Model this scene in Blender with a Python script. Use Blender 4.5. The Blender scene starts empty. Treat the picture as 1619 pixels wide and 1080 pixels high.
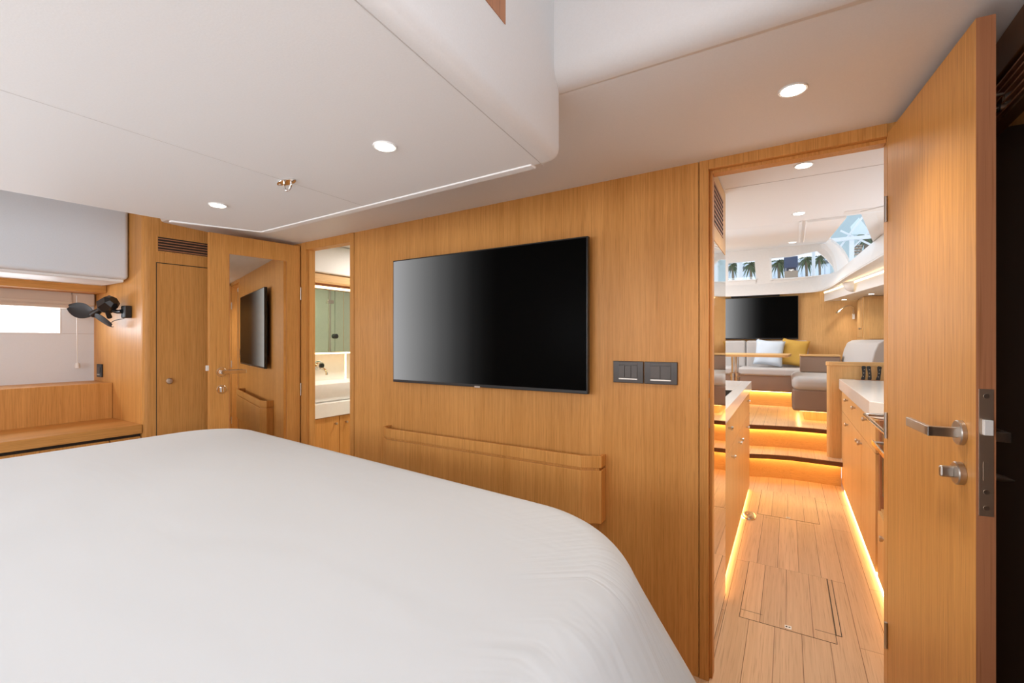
import bpy, math, random
from mathutils import Vector, Matrix
random.seed(4)
R = math.radians
S = bpy.context.scene
COL = S.collection

# ------------------------------------------------------------------ camera
cam_d = bpy.data.cameras.new('camera')
cam_d.lens = 15.92; cam_d.sensor_width = 36; cam_d.clip_start = .02; cam_d.clip_end = 300
cam = bpy.data.objects.new('camera', cam_d); COL.objects.link(cam)
cam.location = (0, 0, 1.25); cam.rotation_euler = (R(90), 0, R(31.37))
S.camera = cam
# ------------------------------------------------------------------ view
S.view_settings.view_transform = 'Standard'; S.view_settings.look = 'None'
S.view_settings.gamma = 1; S.view_settings.use_curve_mapping = False
S.view_settings.exposure = 0.3
# ------------------------------------------------------------------ sky
w = bpy.data.worlds.new('sky'); S.world = w; w.use_nodes = True
bg = w.node_tree.nodes['Background']
bg.inputs[0].default_value = (.78, .88, 1, 1); bg.inputs[1].default_value = 1.15


def area(name, loc, rot, sx, sy, power, color=(1, 1, 1)):
    d = bpy.data.lights.new(name, 'AREA'); d.shape = 'RECTANGLE'; d.size = sx; d.size_y = sy
    d.energy = power; d.color = color
    o = bpy.data.objects.new(name, d); COL.objects.link(o); o.location = loc
    o.rotation_euler = tuple(R(a) for a in rot)
    return o


# daylight through the deck hatch in the raised well and the hull window; added fill lamps after them
area('daylight_deck_hatch', (-.07, .35, 2.33), (0, 0, 0), .62, 1.1, 1.4, (.86, .93, 1))
area('daylight_hull_window', (-3.80, .58, 1.377), (0, -90, 0), .14, .62, 3.2, (.86, .93, 1))
area('fill_port_aft', (-3.70, -.62, 1.33), (0, -90, 0), .36, .8, 11, (.84, .92, 1))  # added fill lamp; the hull lining has no window here
area('fill_starboard', (.96, -.40, 1.38), (0, 90, 0), .5, 1.3, 22, (.86, .93, 1))  # unseen lamp added to brighten the port side; solid wall behind it
area('fill_aft', (-1.3, -1.24, 1.36), (90, 0, 0), 2.0, .5, 20, (.88, .94, 1))  # added fill behind the camera, aimed at the main bulkhead; no hatch there
area('fill_deckhouse_port', (-1.82, 5.2, 1.95), (0, -90, 0), .5, 2.2, 26, (.84, .92, 1))  # added fill for saloon and galley, standing before a solid wall
area('fill_deckhouse_overhead', (-.95, 5.2, 2.2), (8, 0, 0), 1.0, 1.2, 16, (.86, .93, 1))  # added overhead fill; the saloon ceiling has no hatch
area('fill_galley_starboard', (.95, 3.1, 1.42), (0, 90, 0), .4, 1.5, 7, (.82, .91, 1))  # added lamp lifting the galley brightness, hidden by the entry door; no window
area('fill_galley_port', (-.90, 3.3, 1.45), (0, -90, 0), .4, 1.5, 5, (.82, .91, 1))  # added lamp for the right cabinets, hidden behind the tall unit; no window


# ------------------------------------------------------------------ materials
def mat(name, color, rough=.5, metal=0, spec=.5, bump=None, emit=None, strength=0, coat=0):
    m = bpy.data.materials.new(name); m.use_nodes = True
    nt = m.node_tree; b = nt.nodes['Principled BSDF']
    b.inputs['Base Color'].default_value = (*color, 1)
    b.inputs['Roughness'].default_value = rough; b.inputs['Metallic'].default_value = metal
    b.inputs['Specular IOR Level'].default_value = spec
    b.inputs['Coat Weight'].default_value = coat
    if emit:
        b.inputs['Emission Color'].default_value = (*emit, 1); b.inputs['Emission Strength'].default_value = strength
    tc = nt.nodes.new('ShaderNodeTexCoord')
    n = nt.nodes.new('ShaderNodeTexNoise'); n.inputs['Scale'].default_value = bump[0] if bump else 40
    nt.links.new(tc.outputs['Object'], n.inputs['Vector'])
    if bump:
        bp = nt.nodes.new('ShaderNodeBump'); bp.inputs['Strength'].default_value = bump[1]; bp.inputs['Distance'].default_value = .002
        n.inputs['Detail'].default_value = 4
        nt.links.new(n.outputs['Fac'], bp.inputs['Height']); nt.links.new(bp.outputs['Normal'], b.inputs['Normal'])
    # a touch of natural variation in tone
    mx = nt.nodes.new('ShaderNodeMix'); mx.data_type = 'RGBA'
    mx.inputs[6].default_value = (*[c * .95 for c in color], 1); mx.inputs[7].default_value = (*[min(1, c * 1.03) for c in color], 1)
    nt.links.new(n.outputs['Fac'], mx.inputs[0]); nt.links.new(mx.outputs[2], b.inputs['Base Color'])
    return m


def wood(name, dark, light, axis='z', rough=.4, planks=False, fine=110):
    m = bpy.data.materials.new(name); m.use_nodes = True
    nt = m.node_tree; N = nt.nodes; L = nt.links; b = N['Principled BSDF']
    b.inputs['Roughness'].default_value = rough; b.inputs['Specular IOR Level'].default_value = .3
    tc = N.new('ShaderNodeTexCoord')
    sc = {'z': (1, 1, .02), 'x': (.02, 1, 1), 'y': (1, .02, 1)}[axis]

    def noise(scale, detail=5, off=0):
        mp = N.new('ShaderNodeMapping'); mp.inputs['Scale'].default_value = tuple(scale * s for s in sc); mp.inputs['Location'].default_value = (off, off, off)
        n = N.new('ShaderNodeTexNoise'); n.inputs['Scale'].default_value = 1; n.inputs['Detail'].default_value = detail; n.inputs['Roughness'].default_value = .6
        L.new(tc.outputs['Object'], mp.inputs[0]); L.new(mp.outputs[0], n.inputs['Vector']); return n
    n1 = noise(fine * 1.7); n2 = noise(9, 3, 7.3); n3 = noise(fine * 4, 2, 3.1)
    a = N.new('ShaderNodeMath'); a.operation = 'MULTIPLY_ADD'; a.inputs[1].default_value = .62; L.new(n1.outputs['Fac'], a.inputs[0])
    m2 = N.new('ShaderNodeMath'); m2.operation = 'MULTIPLY'; m2.inputs[1].default_value = .38; L.new(n2.outputs['Fac'], m2.inputs[0]); L.new(m2.outputs[0], a.inputs[2])
    ramp = N.new('ShaderNodeValToRGB'); ramp.color_ramp.elements[0].position = .34; ramp.color_ramp.elements[0].color = (*dark, 1)
    ramp.color_ramp.elements[1].position = .62; ramp.color_ramp.elements[1].color = (*light, 1)
    L.new(a.outputs[0], ramp.inputs[0])
    # fine dark pores
    r2 = N.new('ShaderNodeValToRGB'); r2.color_ramp.elements[0].position = .3; r2.color_ramp.elements[0].color = (.72, .66, .6, 1)
    r2.color_ramp.elements[1].position = .45; r2.color_ramp.elements[1].color = (1, 1, 1, 1); L.new(n3.outputs['Fac'], r2.inputs[0])
    mu = N.new('ShaderNodeMix'); mu.data_type = 'RGBA'; mu.blend_type = 'MULTIPLY'; mu.inputs[0].default_value = .8
    L.new(ramp.outputs[0], mu.inputs[6]); L.new(r2.outputs[0], mu.inputs[7])
    out = mu.outputs[2]
    if planks:
        br = N.new('ShaderNodeTexBrick'); br.offset = .42; br.squash = 1
        mp = N.new('ShaderNodeMapping'); mp.inputs['Rotation'].default_value = (0, 0, R(90)); mp.inputs['Location'].default_value = (.44, 0, 0)
        L.new(tc.outputs['Object'], mp.inputs[0]); L.new(mp.outputs[0], br.inputs['Vector'])
        for k, v in (('Scale', 1), ('Mortar Size', .0011), ('Mortar Smooth', .1), ('Brick Width', 1.37), ('Row Height', .1)):
            br.inputs[k].default_value = v
        br.inputs['Color1'].default_value = (.86, .86, .86, 1); br.inputs['Color2'].default_value = (1.0, 1.0, 1.0, 1); br.inputs['Mortar'].default_value = (.25, .18, .12, 1)
        mv = N.new('ShaderNodeMix'); mv.data_type = 'RGBA'; mv.blend_type = 'MULTIPLY'; mv.inputs[0].default_value = 1
        L.new(out, mv.inputs[6]); L.new(br.outputs['Color'], mv.inputs[7]); out = mv.outputs[2]
    L.new(out, b.inputs['Base Color'])
    bp = N.new('ShaderNodeBump'); bp.inputs['Strength'].default_value = .12; bp.inputs['Distance'].default_value = .001
    L.new(n1.outputs['Fac'], bp.inputs['Height']); L.new(bp.outputs['Normal'], b.inputs['Normal'])
    return m


def emissive(name, color, strength):
    return mat(name, (.8, .8, .8), .5, emit=color, strength=strength)


def glass(name, tint=(1, 1, 1), gloss=.07):
    m = bpy.data.materials.new(name); m.use_nodes = True; nt = m.node_tree; N = nt.nodes; L = nt.links
    N.remove(N['Principled BSDF'])
    t = N.new('ShaderNodeBsdfTransparent'); t.inputs[0].default_value = (*tint, 1)
    g = N.new('ShaderNodeBsdfGlossy'); g.inputs['Roughness'].default_value = .02
    x = N.new('ShaderNodeMixShader'); x.inputs[0].default_value = .045; L.new(t.outputs[0], x.inputs[1]); L.new(g.outputs[0], x.inputs[2])
    L.new(x.outputs[0], N['Material Output'].inputs[0])
    return m


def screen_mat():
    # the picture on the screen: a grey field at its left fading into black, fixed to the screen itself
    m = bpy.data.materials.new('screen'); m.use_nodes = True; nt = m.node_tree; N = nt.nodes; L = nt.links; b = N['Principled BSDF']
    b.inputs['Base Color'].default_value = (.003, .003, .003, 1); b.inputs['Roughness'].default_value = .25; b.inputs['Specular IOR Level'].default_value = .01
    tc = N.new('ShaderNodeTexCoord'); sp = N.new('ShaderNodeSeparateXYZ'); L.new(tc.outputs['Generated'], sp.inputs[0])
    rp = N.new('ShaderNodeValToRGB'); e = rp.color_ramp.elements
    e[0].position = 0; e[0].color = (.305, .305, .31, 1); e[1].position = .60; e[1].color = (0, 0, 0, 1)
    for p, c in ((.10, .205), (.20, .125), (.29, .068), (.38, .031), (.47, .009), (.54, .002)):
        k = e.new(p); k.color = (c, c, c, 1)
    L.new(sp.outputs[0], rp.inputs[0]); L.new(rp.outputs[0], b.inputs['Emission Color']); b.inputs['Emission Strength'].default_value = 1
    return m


WD = ((.55, .25, .058), (.72, .355, .105))
M_ = dict(
    wood=wood('oak_veneer', *WD), woodx=wood('oak_veneer_cross', *WD, axis='x'), woody=wood('oak_veneer_lengthwise', *WD, axis='y'),
    wood_pale=wood('oak_veneer_pale', (.62, .36, .14), (.74, .46, .20)),
    wood_paley=wood('oak_veneer_pale_lengthwise', (.62, .36, .14), (.74, .46, .20), axis='y'),
    wood_palex=wood('oak_veneer_pale_cross', (.62, .36, .14), (.74, .46, .20), axis='x'),
    wood_edge=wood('oak_edge_banding', (.40, .165, .08), (.50, .22, .105), fine=45),
    wood_dark=wood('walnut_nosing', (.10, .035, .015), (.16, .06, .025), axis='x'),
    floor=wood('oak_floor_planks', (.66, .43, .25), (.79, .54, .335), axis='y', rough=.3, planks=True, fine=50),
    hatch=wood('oak_floor_hatch', (.67, .435, .252), (.80, .55, .34), axis='y', rough=.3, planks=True, fine=50),
    gap=mat('dark_gap', (.03, .02, .012), .8),
    ceil=mat('ceiling_vinyl', (.83, .825, .825), .55, bump=(260, .08)),
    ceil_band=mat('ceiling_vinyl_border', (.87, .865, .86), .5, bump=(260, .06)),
    seam=mat('ceiling_seam', (.56, .53, .51), .8),
    locker=mat('grey_padded_vinyl', (.75, .80, .86), .55, bump=(200, .1)),
    hull=mat('hull_lining_fabric', (.80, .835, .88), .8, bump=(300, .15)),
    blind=mat('beige_blind_fabric', (.66, .56, .47), .9, bump=(400, .2)),
    white=mat('white_plastic', (.85, .85, .84), .35),
    white_panel=mat('white_gelcoat', (.84, .82, .80), .35),
    coaming=mat('coaming_vinyl', (.80, .77, .74), .5),
    worktop=mat('white_solid_surface', (.86, .84, .80), .16, bump=(30, .01)),
    ceramic=mat('white_ceramic', (.88, .86, .83), .08),
    black=mat('black_plastic', (.012, .012, .013), .35),
    blackm=mat('black_matt', (.02, .02, .022), .6),
    switch=mat('dark_brown_switch', (.045, .036, .032), .3),
    switchk=mat('switch_rocker', (.085, .075, .07), .4),
    chrome=mat('chrome', (.75, .73, .70), .12, 1), steel=mat('brushed_steel', (.55, .52, .48), .32, 1),
    bronze=mat('satin_nickel', (.56, .46, .37), .42, 1),
    mirror=mat('mirror_glass', (.86, .84, .78), .01, 1),
    gloss=mat('polished_steel_front', (.90, .86, .80), .03, 1),
    sofa=mat('grey_sofa_fabric', (.52, .49, .47), .85, bump=(500, .3)),
    sofa_shaded=mat('shaded_sofa_fabric', (.30, .20, .145), .8, bump=(500, .3)),  # same fabric as the seats, shade of the upright faces put into the colour
    blue=mat('pale_blue_cushion_fabric', (.60, .69, .79), .85, bump=(400, .3)),
    mustard=mat('mustard_cushion_fabric', (.60, .36, .07), .85, bump=(400, .4)),
    dark_in=mat('interior_shade', (.05, .025, .014), .6),  # darkness of the unlit recesses put into the colour
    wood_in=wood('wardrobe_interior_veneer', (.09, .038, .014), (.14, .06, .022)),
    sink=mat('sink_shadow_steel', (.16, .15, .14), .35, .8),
    led=emissive('warm_led', (1, .66, .24), 11), led_hid=emissive('warm_led_recessed', (1, .60, .18), 30), led_soft=emissive('soft_warm_led', (1, .74, .42), 5.5),
    led_bath=emissive('bath_led', (1, .80, .42), 5),
    lens=emissive('downlight_lens', (1, .93, .82), 14),
    glass=glass('clear_glass'), glass_g=glass('green_shower_glass', (.86, .92, .86)),
)
M_['screen'] = screen_mat()


def duvet_mat():
    m = bpy.data.materials.new('white_cotton'); m.use_nodes = True; nt = m.node_tree; N = nt.nodes; L = nt.links; b = N['Principled BSDF']
    b.inputs['Base Color'].default_value = (.63, .65, .668, 1); b.inputs['Roughness'].default_value = .8; b.inputs['Sheen Weight'].default_value = .15
    tc = N.new('ShaderNodeTexCoord')
    mp = N.new('ShaderNodeMapping'); mp.inputs['Scale'].default_value = (.7, 2.2, 1.2); mp.inputs['Rotation'].default_value = (0, 0, R(20))
    n = N.new('ShaderNodeTexNoise'); n.inputs['Scale'].default_value = 2.2; n.inputs['Detail'].default_value = 3; n.inputs['Distortion'].default_value = .6
    L.new(tc.outputs['Object'], mp.inputs[0]); L.new(mp.outputs[0], n.inputs['Vector'])
    n2 = N.new('ShaderNodeTexNoise'); n2.inputs['Scale'].default_value = 900; L.new(tc.outputs['Object'], n2.inputs['Vector'])
    uvn = N.new('ShaderNodeUVMap'); uvn.uv_map = 'cloth'
    mu = N.new('ShaderNodeMapping'); mu.inputs['Scale'].default_value = (150, 5, 1); L.new(uvn.outputs[0], mu.inputs[0])
    n3 = N.new('ShaderNodeTexNoise'); n3.inputs['Scale'].default_value = 1; n3.inputs['Detail'].default_value = 2; n3.inputs['Distortion'].default_value = .4; L.new(mu.outputs[0], n3.inputs['Vector'])
    sp = N.new('ShaderNodeSeparateXYZ'); L.new(uvn.outputs[0], sp.inputs[0])
    mr = N.new('ShaderNodeMapRange'); mr.inputs[1].default_value = .46; mr.inputs[2].default_value = .66; mr.inputs[3].default_value = 0; mr.inputs[4].default_value = 1; mr.interpolation_type = 'SMOOTHSTEP'; L.new(sp.outputs[1], mr.inputs[0])
    ml = N.new('ShaderNodeMath'); ml.operation = 'MULTIPLY'; L.new(n3.outputs['Fac'], ml.inputs[0]); L.new(mr.outputs[0], ml.inputs[1])
    b0 = N.new('ShaderNodeBump'); b0.inputs['Strength'].default_value = .17; b0.inputs['Distance'].default_value = .03; L.new(ml.outputs[0], b0.inputs['Height'])
    bp = N.new('ShaderNodeBump'); bp.inputs['Strength'].default_value = .14; bp.inputs['Distance'].default_value = .03; L.new(n.outputs['Fac'], bp.inputs['Height']); L.new(b0.outputs['Normal'], bp.inputs['Normal'])
    b2 = N.new('ShaderNodeBump'); b2.inputs['Strength'].default_value = .06; b2.inputs['Distance'].default_value = .001; L.new(n2.outputs['Fac'], b2.inputs['Height']); L.new(bp.outputs['Normal'], b2.inputs['Normal'])
    L.new(b2.outputs['Normal'], b.inputs['Normal'])
    return m


M_['duvet'] = duvet_mat()

# ------------------------------------------------------------------ mesh helpers
ORG = {}


class MB:
    def __init__(s, T=None):
        s.v = []; s.f = []; s.T = T

    def add(s, vs, fs):
        k = len(s.v); s.v += [Vector(p) for p in vs]; s.f += [[i + k for i in f] for f in fs]; return s

    def box(s, x0, x1, y0, y1, z0, z1):
        vs = [(x, y, z) for z in (z0, z1) for y in (y0, y1) for x in (x0, x1)]
        return s.add(vs, [(0, 2, 3, 1), (4, 5, 7, 6), (0, 1, 5, 4), (2, 6, 7, 3), (0, 4, 6, 2), (1, 3, 7, 5)])

    def prism(s, poly, z0, z1, top=None):
        n = len(poly); top = top or poly
        vs = [(*p[:2], z0) for p in poly] + [(*p[:2], z1) for p in top]
        return s.add(vs, [list(range(n))[::-1], list(range(n, 2 * n))] + [(i, (i + 1) % n, n + (i + 1) % n, n + i) for i in range(n)])

    def extr(s, poly, d):          # any 3d polygon extruded by vector d
        n = len(poly); d = Vector(d)
        vs = [Vector(p) for p in poly]; vs += [p + d for p in vs]
        return s.add(vs, [list(range(n))[::-1], list(range(n, 2 * n))] + [(i, (i + 1) % n, n + (i + 1) % n, n + i) for i in range(n)])

    def tube(s, pts, r, n=12, caps=True):
        pts = [Vector(p) for p in pts]; rs = r if isinstance(r, (list, tuple)) else [r] * len(pts)
        rings = []; up = Vector((0, 0, 1)); prev = None
        for i, p in enumerate(pts):
            t = (pts[min(i + 1, len(pts) - 1)] - pts[max(i - 1, 0)]).normalized()
            a = prev if prev is not None else (up if abs(t.z) < .9 else Vector((1, 0, 0)))
            a = (a - t * a.dot(t)).normalized(); b = t.cross(a); prev = a
            rings.append([p + (a * math.cos(2 * math.pi * k / n) + b * math.sin(2 * math.pi * k / n)) * rs[i] for k in range(n)])
        vs = [q for g in rings for q in g]; fs = []
        for i in range(len(rings) - 1):
            for k in range(n):
                fs.append((i * n + k, i * n + (k + 1) % n, (i + 1) * n + (k + 1) % n, (i + 1) * n + k))
        if caps:
            fs.append(list(range(n))[::-1]); fs.append([len(vs) - n + k for k in range(n)])
        return s.add(vs, fs)

    def cyl(s, a, b, r, n=20, r2=None):
        return s.tube([a, b], [r, r if r2 is None else r2], n)

    def lathe(s, prof, c=(0, 0, 0), n=32, ax='z'):
        vs = []; fs = []
        for r, h in prof:
            for k in range(n):
                a = 2 * math.pi * k / n; p = (r * math.cos(a), r * math.sin(a), h)
                if ax == 'x': p = (h, r * math.cos(a), r * math.sin(a))
                if ax == 'y': p = (r * math.cos(a), h, r * math.sin(a))
                vs.append((p[0] + c[0], p[1] + c[1], p[2] + c[2]))
        for i in range(len(prof) - 1):
            for k in range(n):
                fs.append((i * n + k, i * n + (k + 1) % n, (i + 1) * n + (k + 1) % n, (i + 1) * n + k))
        fs.append(list(range(n))[::-1]); fs.append([len(vs) - n + k for k in range(n)])
        return s.add(vs, fs)

    def grid(s, rows, close=False):
        n = len(rows[0]); vs = [p for r in rows for p in r]; fs = []
        for i in range(len(rows) - 1):
            for k in range(n if close else n - 1):
                fs.append((i * n + k, i * n + (k + 1) % n, (i + 1) * n + (k + 1) % n, (i + 1) * n + k))
        return s.add(vs, fs)

    def build(s, name, m, parent=None, bevel=0, smooth=False, seg=2, solid=0):
        vs = s.v
        if s.T is not None:
            vs = [s.T @ p for p in vs]
        if parent is not None:
            o0 = ORG[parent.name]
        else:
            xs = [p.x for p in vs]; ys = [p.y for p in vs]
            o0 = Vector(((min(xs) + max(xs)) / 2, (min(ys) + max(ys)) / 2, min(p.z for p in vs)))
        me = bpy.data.meshes.new(name); me.from_pydata([p - o0 for p in vs], [], s.f)
        mm = M_[m] if isinstance(m, str) else m
        me.materials.append(mm)
        import bmesh
        bm = bmesh.new(); bm.from_mesh(me); bmesh.ops.recalc_face_normals(bm, faces=bm.faces); bm.to_mesh(me); bm.free()
        if smooth:
            for p in me.polygons: p.use_smooth = True
        o = bpy.data.objects.new(name, me); COL.objects.link(o)
        if parent is not None: o.parent = parent
        else: o.location = o0
        ORG[o.name] = o0
        if solid:
            q = o.modifiers.new('s', 'SOLIDIFY'); q.thickness = solid; q.offset = 0
        if bevel:
            q = o.modifiers.new('b', 'BEVEL'); q.width = bevel; q.segments = seg; q.limit_method = 'ANGLE'; q.angle_limit = R(35)
            if smooth or seg > 2:
                for p in me.polygons: p.use_smooth = True
                q.harden_normals = True
        if smooth and not bevel:
            e = o.modifiers.new('e', 'EDGE_SPLIT'); e.split_angle = R(40)
        return o


def tag(o, label, cat, group=None, kind=None):
    if label: o['label'] = label
    if cat: o['category'] = cat
    if group: o['group'] = group
    if kind: o['kind'] = kind
    return o


def thing(name, loc, label, cat, group=None, kind=None):
    o = bpy.data.objects.new(name, None); COL.objects.link(o); o.location = loc; o.empty_display_size = .05
    ORG[o.name] = Vector(loc)
    return tag(o, label, cat, group, kind)


def struct(o, label=None, cat=None):
    o['kind'] = 'structure'
    if label: o['label'] = label
    if cat: o['category'] = cat
    return o


def copy_tree(o, loc=None, parent=None):
    c = o.copy(); COL.objects.link(c)
    if parent is not None: c.parent = parent
    if loc is not None: c.location = loc
    for ch in list(o.children): copy_tree(ch, None, c)
    return c


def arc(cx, cy, r, a0, a1, n=6):
    return [(cx + r * math.cos(R(a0 + (a1 - a0) * i / n)), cy + r * math.sin(R(a0 + (a1 - a0) * i / n))) for i in range(n + 1)]


# =================================================================== STRUCTURE: owner's cabin
b = MB().box(-3.9, 1.0, -1.35, 5.1, -.04, 0)
struct(b.build('floor', 'floor'), 'pale oak plank floor running through the galley', 'floor')

# main bulkhead with the entry opening and the bathroom opening
YW, YB = 1.80, 1.86
b = MB()
b.box(-3.0, -2.69, YW, YB, 0, 1.99); b.box(-2.69, -2.19, YW, YB, 1.865, 1.99)
struct(b.build('wall_front', 'wood'), 'oak veneered bulkhead', 'wall')
b = MB().box(-2.187, -.2845, YW, YB, 0, 1.99)
struct(b.build('wall_front', 'wood'), 'oak veneered bulkhead panel that carries the television', 'wall')
b = MB().box(.262, 1.0, YW, YB, 0, 1.99).box(-.2845, .262, YW + .01, YB, 1.895, 1.99)
struct(b.build('wall_front', 'wood'), 'oak veneered bulkhead around the entry', 'wall')
# casings
b = MB().box(-.2815, -.2497, YW - .003, YB, 0, 1.935).box(-.2497, .262, YW - .003, YB, 1.884, 1.935)
b.box(-.2497, -.239, YW + .018, YB + .004, 0, 1.884).box(-.239, .262, YW + .018, YB + .004, 1.872, 1.884)
struct(b.build('trim_1', 'wood', bevel=.0015), 'oak casing around the entry to the galley', 'door frame')
b = MB().box(-2.695, -2.655, YW - .003, YB, 0, 1.90).box(-2.225, -2.190, YW - .003, YB, 0, 1.90).box(-2.655, -2.225, YW - .003, YB, 1.842, 1.90)
b.box(-2.655, -2.643, YW + .02, YB, 0, 1.842)
struct(b.build('trim_2', 'wood', bevel=.0015), 'oak casing around the narrow bathroom doorway', 'door frame')

# other walls, mostly out of the picture
b = MB().box(-3.9, 1.05, -1.35, -1.30, 0, 2.45)
struct(b.build('wall_aft', 'wood'), 'oak bulkhead behind the bed head', 'wall')
b = MB().box(1.0, 1.05, -1.3, 1.8, 0, 2.4)
struct(b.build('wall_starboard', 'wood'), 'oak side wall of the cabin', 'wall')
# hull side with the window cut out, X = -3.75
b = MB()
XH = -3.75
b.box(XH - .05, XH, -1.3, .25, .4, 2.05); b.box(XH - .05, XH, .25, .911, .4, 1.302); b.box(XH - .05, XH, .25, .911, 1.452, 2.05); b.box(XH - .05, XH, .911, 1.09, .4, 2.05)
struct(b.build('wall_port', 'hull'), 'pale grey fabric lining of the hull side', 'wall')
b = MB().box(XH - .052, XH - .046, .25, .911, 1.302, 1.452)
fr = MB()
for (y0, y1, z0, z1) in ((.243, .25, 1.295, 1.459), (.911, .918, 1.295, 1.459), (.25, .911, 1.295, 1.302), (.25, .911, 1.452, 1.459)):
    fr.box(XH - .045, XH + .004, y0, y1, z0, z1)
wn = fr.build('window_1', 'white', bevel=.002); struct(wn, 'narrow bright hull window under the raised beige blind', 'window')
b.build('pane', 'glass', wn)
b = MB().box(XH - .003, XH + .0015, -.6, 1.07, 1.2965, 1.3)  # fabric seam
b2 = MB().box(XH, XH + .0012, .922, 1.07, 1.297, 1.299)
struct(b2.build('trim_3', 'seam'), 'stitched seam of the hull lining', 'seam')

# ceilings: strip along the bulkhead
def cz(x, y=1.8): return 1.924 + (x - .26) * .0122 + max(0, (-x - 1.6) / 1.4) * .06 * (1.8 - y)
b = MB(); rows = []
for x in [-3.1 + .1 * k for k in range(42)]:
    y0 = 1.145 if x < -2.15 else 1.107
    rows.append([(x, y0, cz(x, y0) + .04), (x, y0 + .002, cz(x, y0) + .016), (x, y0 + .008, cz(x, y0) + .004), (x, y0 + .02, cz(x, y0)), (x, 1.4, cz(x, 1.4)), (x, 1.86, cz(x, 1.86)), (x, 1.86, cz(x, 1.86) + .04)])
b.grid(rows, close=True)
struct(b.build('ceiling', 'ceil', smooth=True), 'warm white ceiling strip in front of the bulkhead', 'ceiling')
b = MB().box(-3.9, -2.05, -1.3, 1.14, 2.0, 2.04)
struct(b.build('ceiling', 'ceil'), 'ceiling above the port locker', 'ceiling')
b = MB().box(.35, 1.02, -1.3, 1.107, 1.925, 1.965)
struct(b.build('ceiling', 'ceil'), 'ceiling above the wardrobe', 'ceiling')
# forward wall of the raised hatch well, rounded at the foot
prof = [(1.107, 1.916)] + [(1.107 - .05 * math.sin(R(a)), 1.966 - .05 * math.cos(R(a))) for a in (0, 12, 25, 40, 55, 70, 82, 90)] + [(1.057, 2.45), (1.11, 2.45), (1.16, 2.0), (1.16, 1.93)]
b = MB()
b.extr([(-.56, y, z) for y, z in prof], (.95, 0, 0))
struct(b.build('ceiling', 'ceil', smooth=True), 'rounded white face of the raised hatch well', 'ceiling')
b = MB().box(.35, .39, -.5, 1.1, 1.93, 2.45).box(-.56, .39, -.5, -.45, 1.73, 2.45).box(-.5, .39, -1.3, -.45, 1.9, 1.95)
struct(b.build('ceiling', 'ceil'), 'side of the raised hatch well', 'ceiling')
b = MB().box(-.56, .39, -.5, 1.1, 2.36, 2.4)
struct(b.build('ceiling', 'ceil'), 'top of the raised hatch well', 'ceiling')


# low ceiling block over the bed, bullnosed along its edges
def inset(poly, d):
    n = len(poly); out = []
    for i in range(n):
        p0, p1, p2 = (Vector(poly[(i + k - 1) % n][:2]) for k in range(3))
        e1 = (p1 - p0).normalized(); e2 = (p2 - p1).normalized()
        n1 = Vector((-e1.y, e1.x)); n2 = Vector((-e2.y, e2.x))
        m = (n1 + n2); m = m / max(.2, m.dot(m)) * 2 * 1
        out.append(tuple(p1 + m * d))
    return out


def rounded(poly, rad, n=4):
    out = []; N = len(poly)
    for i in range(N):
        p0, p1, p2 = (Vector(poly[(i + k - 1) % N]) for k in range(3))
        r = rad[i]
        if r == 0: out.append(tuple(p1)); continue
        a = p1 + (p0 - p1).normalized() * r; c = p1 + (p2 - p1).normalized() * r
        for k in range(n + 1):
            t = k / n; out.append(tuple(a * (1 - t) ** 2 + p1 * 2 * t * (1 - t) + c * t * t))
    return out


# anticlockwise outline
base = [(-2.20, -1.3), (-.405, -1.3), (-.520, 1.118), (-2.0, 1.165), (-2.14, .83), (-2.19, .2)]
base = rounded(base, [0, 0, .040, .045, .08, .12])
ZP = 1.735; rr = .030
b = MB(); rows = [[(x, y, ZP) for x, y in inset(base, rr + .003)]]
for a in (0, 15, 30, 45, 60, 75, 90):
    q = inset(base, rr * (1 - math.sin(R(a))))
    rows.append([(x, y, ZP + rr * (1 - math.cos(R(a)))) for x, y in q])
rows.append([(x, y, 2.42) for x, y in base])
b.grid(rows, close=True)
n = len(base); b.f.append(list(range(n))); b.f.append([len(b.v) - n + k for k in range(n)])
struct(b.build('ceiling', 'ceil', smooth=True), 'low white ceiling panel over the bed with rounded edges', 'ceiling')
# seams in the panel
b = MB()
b.prism([(-.4700, -.3), (-.4680, -.3), (-.5750, 1.108), (-.5770, 1.108)], ZP - .0005, ZP + .002)
b.prism([(-1.2968, -1.2), (-1.2952, -1.2), (-1.2952, 1.13), (-1.2968, 1.13)], ZP - .0003, ZP + .002)
struct(b.build('trim_4', 'seam'), 'thin seam around the low ceiling panel', 'seam')
b = MB().prism([(-1.985, 1.128), (-.60, 1.084), (-.60, 1.112), (-1.975, 1.156)], ZP - .004, ZP + .003)  # light caught by the rounded edge, put in as a paler strip
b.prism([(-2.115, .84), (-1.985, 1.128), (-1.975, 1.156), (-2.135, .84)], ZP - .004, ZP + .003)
struct(b.build('edge_highlight', 'ceil_band', bevel=.003), 'paler strip painting the highlight on the rounded edge of the low ceiling panel', 'trim')
# wood lined opening on the side of the block
def side_x(y): return -.520 + (1.118 - y) * (.115 / 2.418)
b = MB().extr([(side_x(.80) + .0015, .80, 1.912), (side_x(.80) + .0015, .80, 2.3), (side_x(-.2) + .0015, -.2, 2.3), (side_x(-.2) + .0015, -.2, 1.912)], (-.02, 0, 0))
struct(b.build('trim_5', 'wood_edge'), 'red-brown wood lining of the opening high in the hatch well', 'panel')

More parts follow.
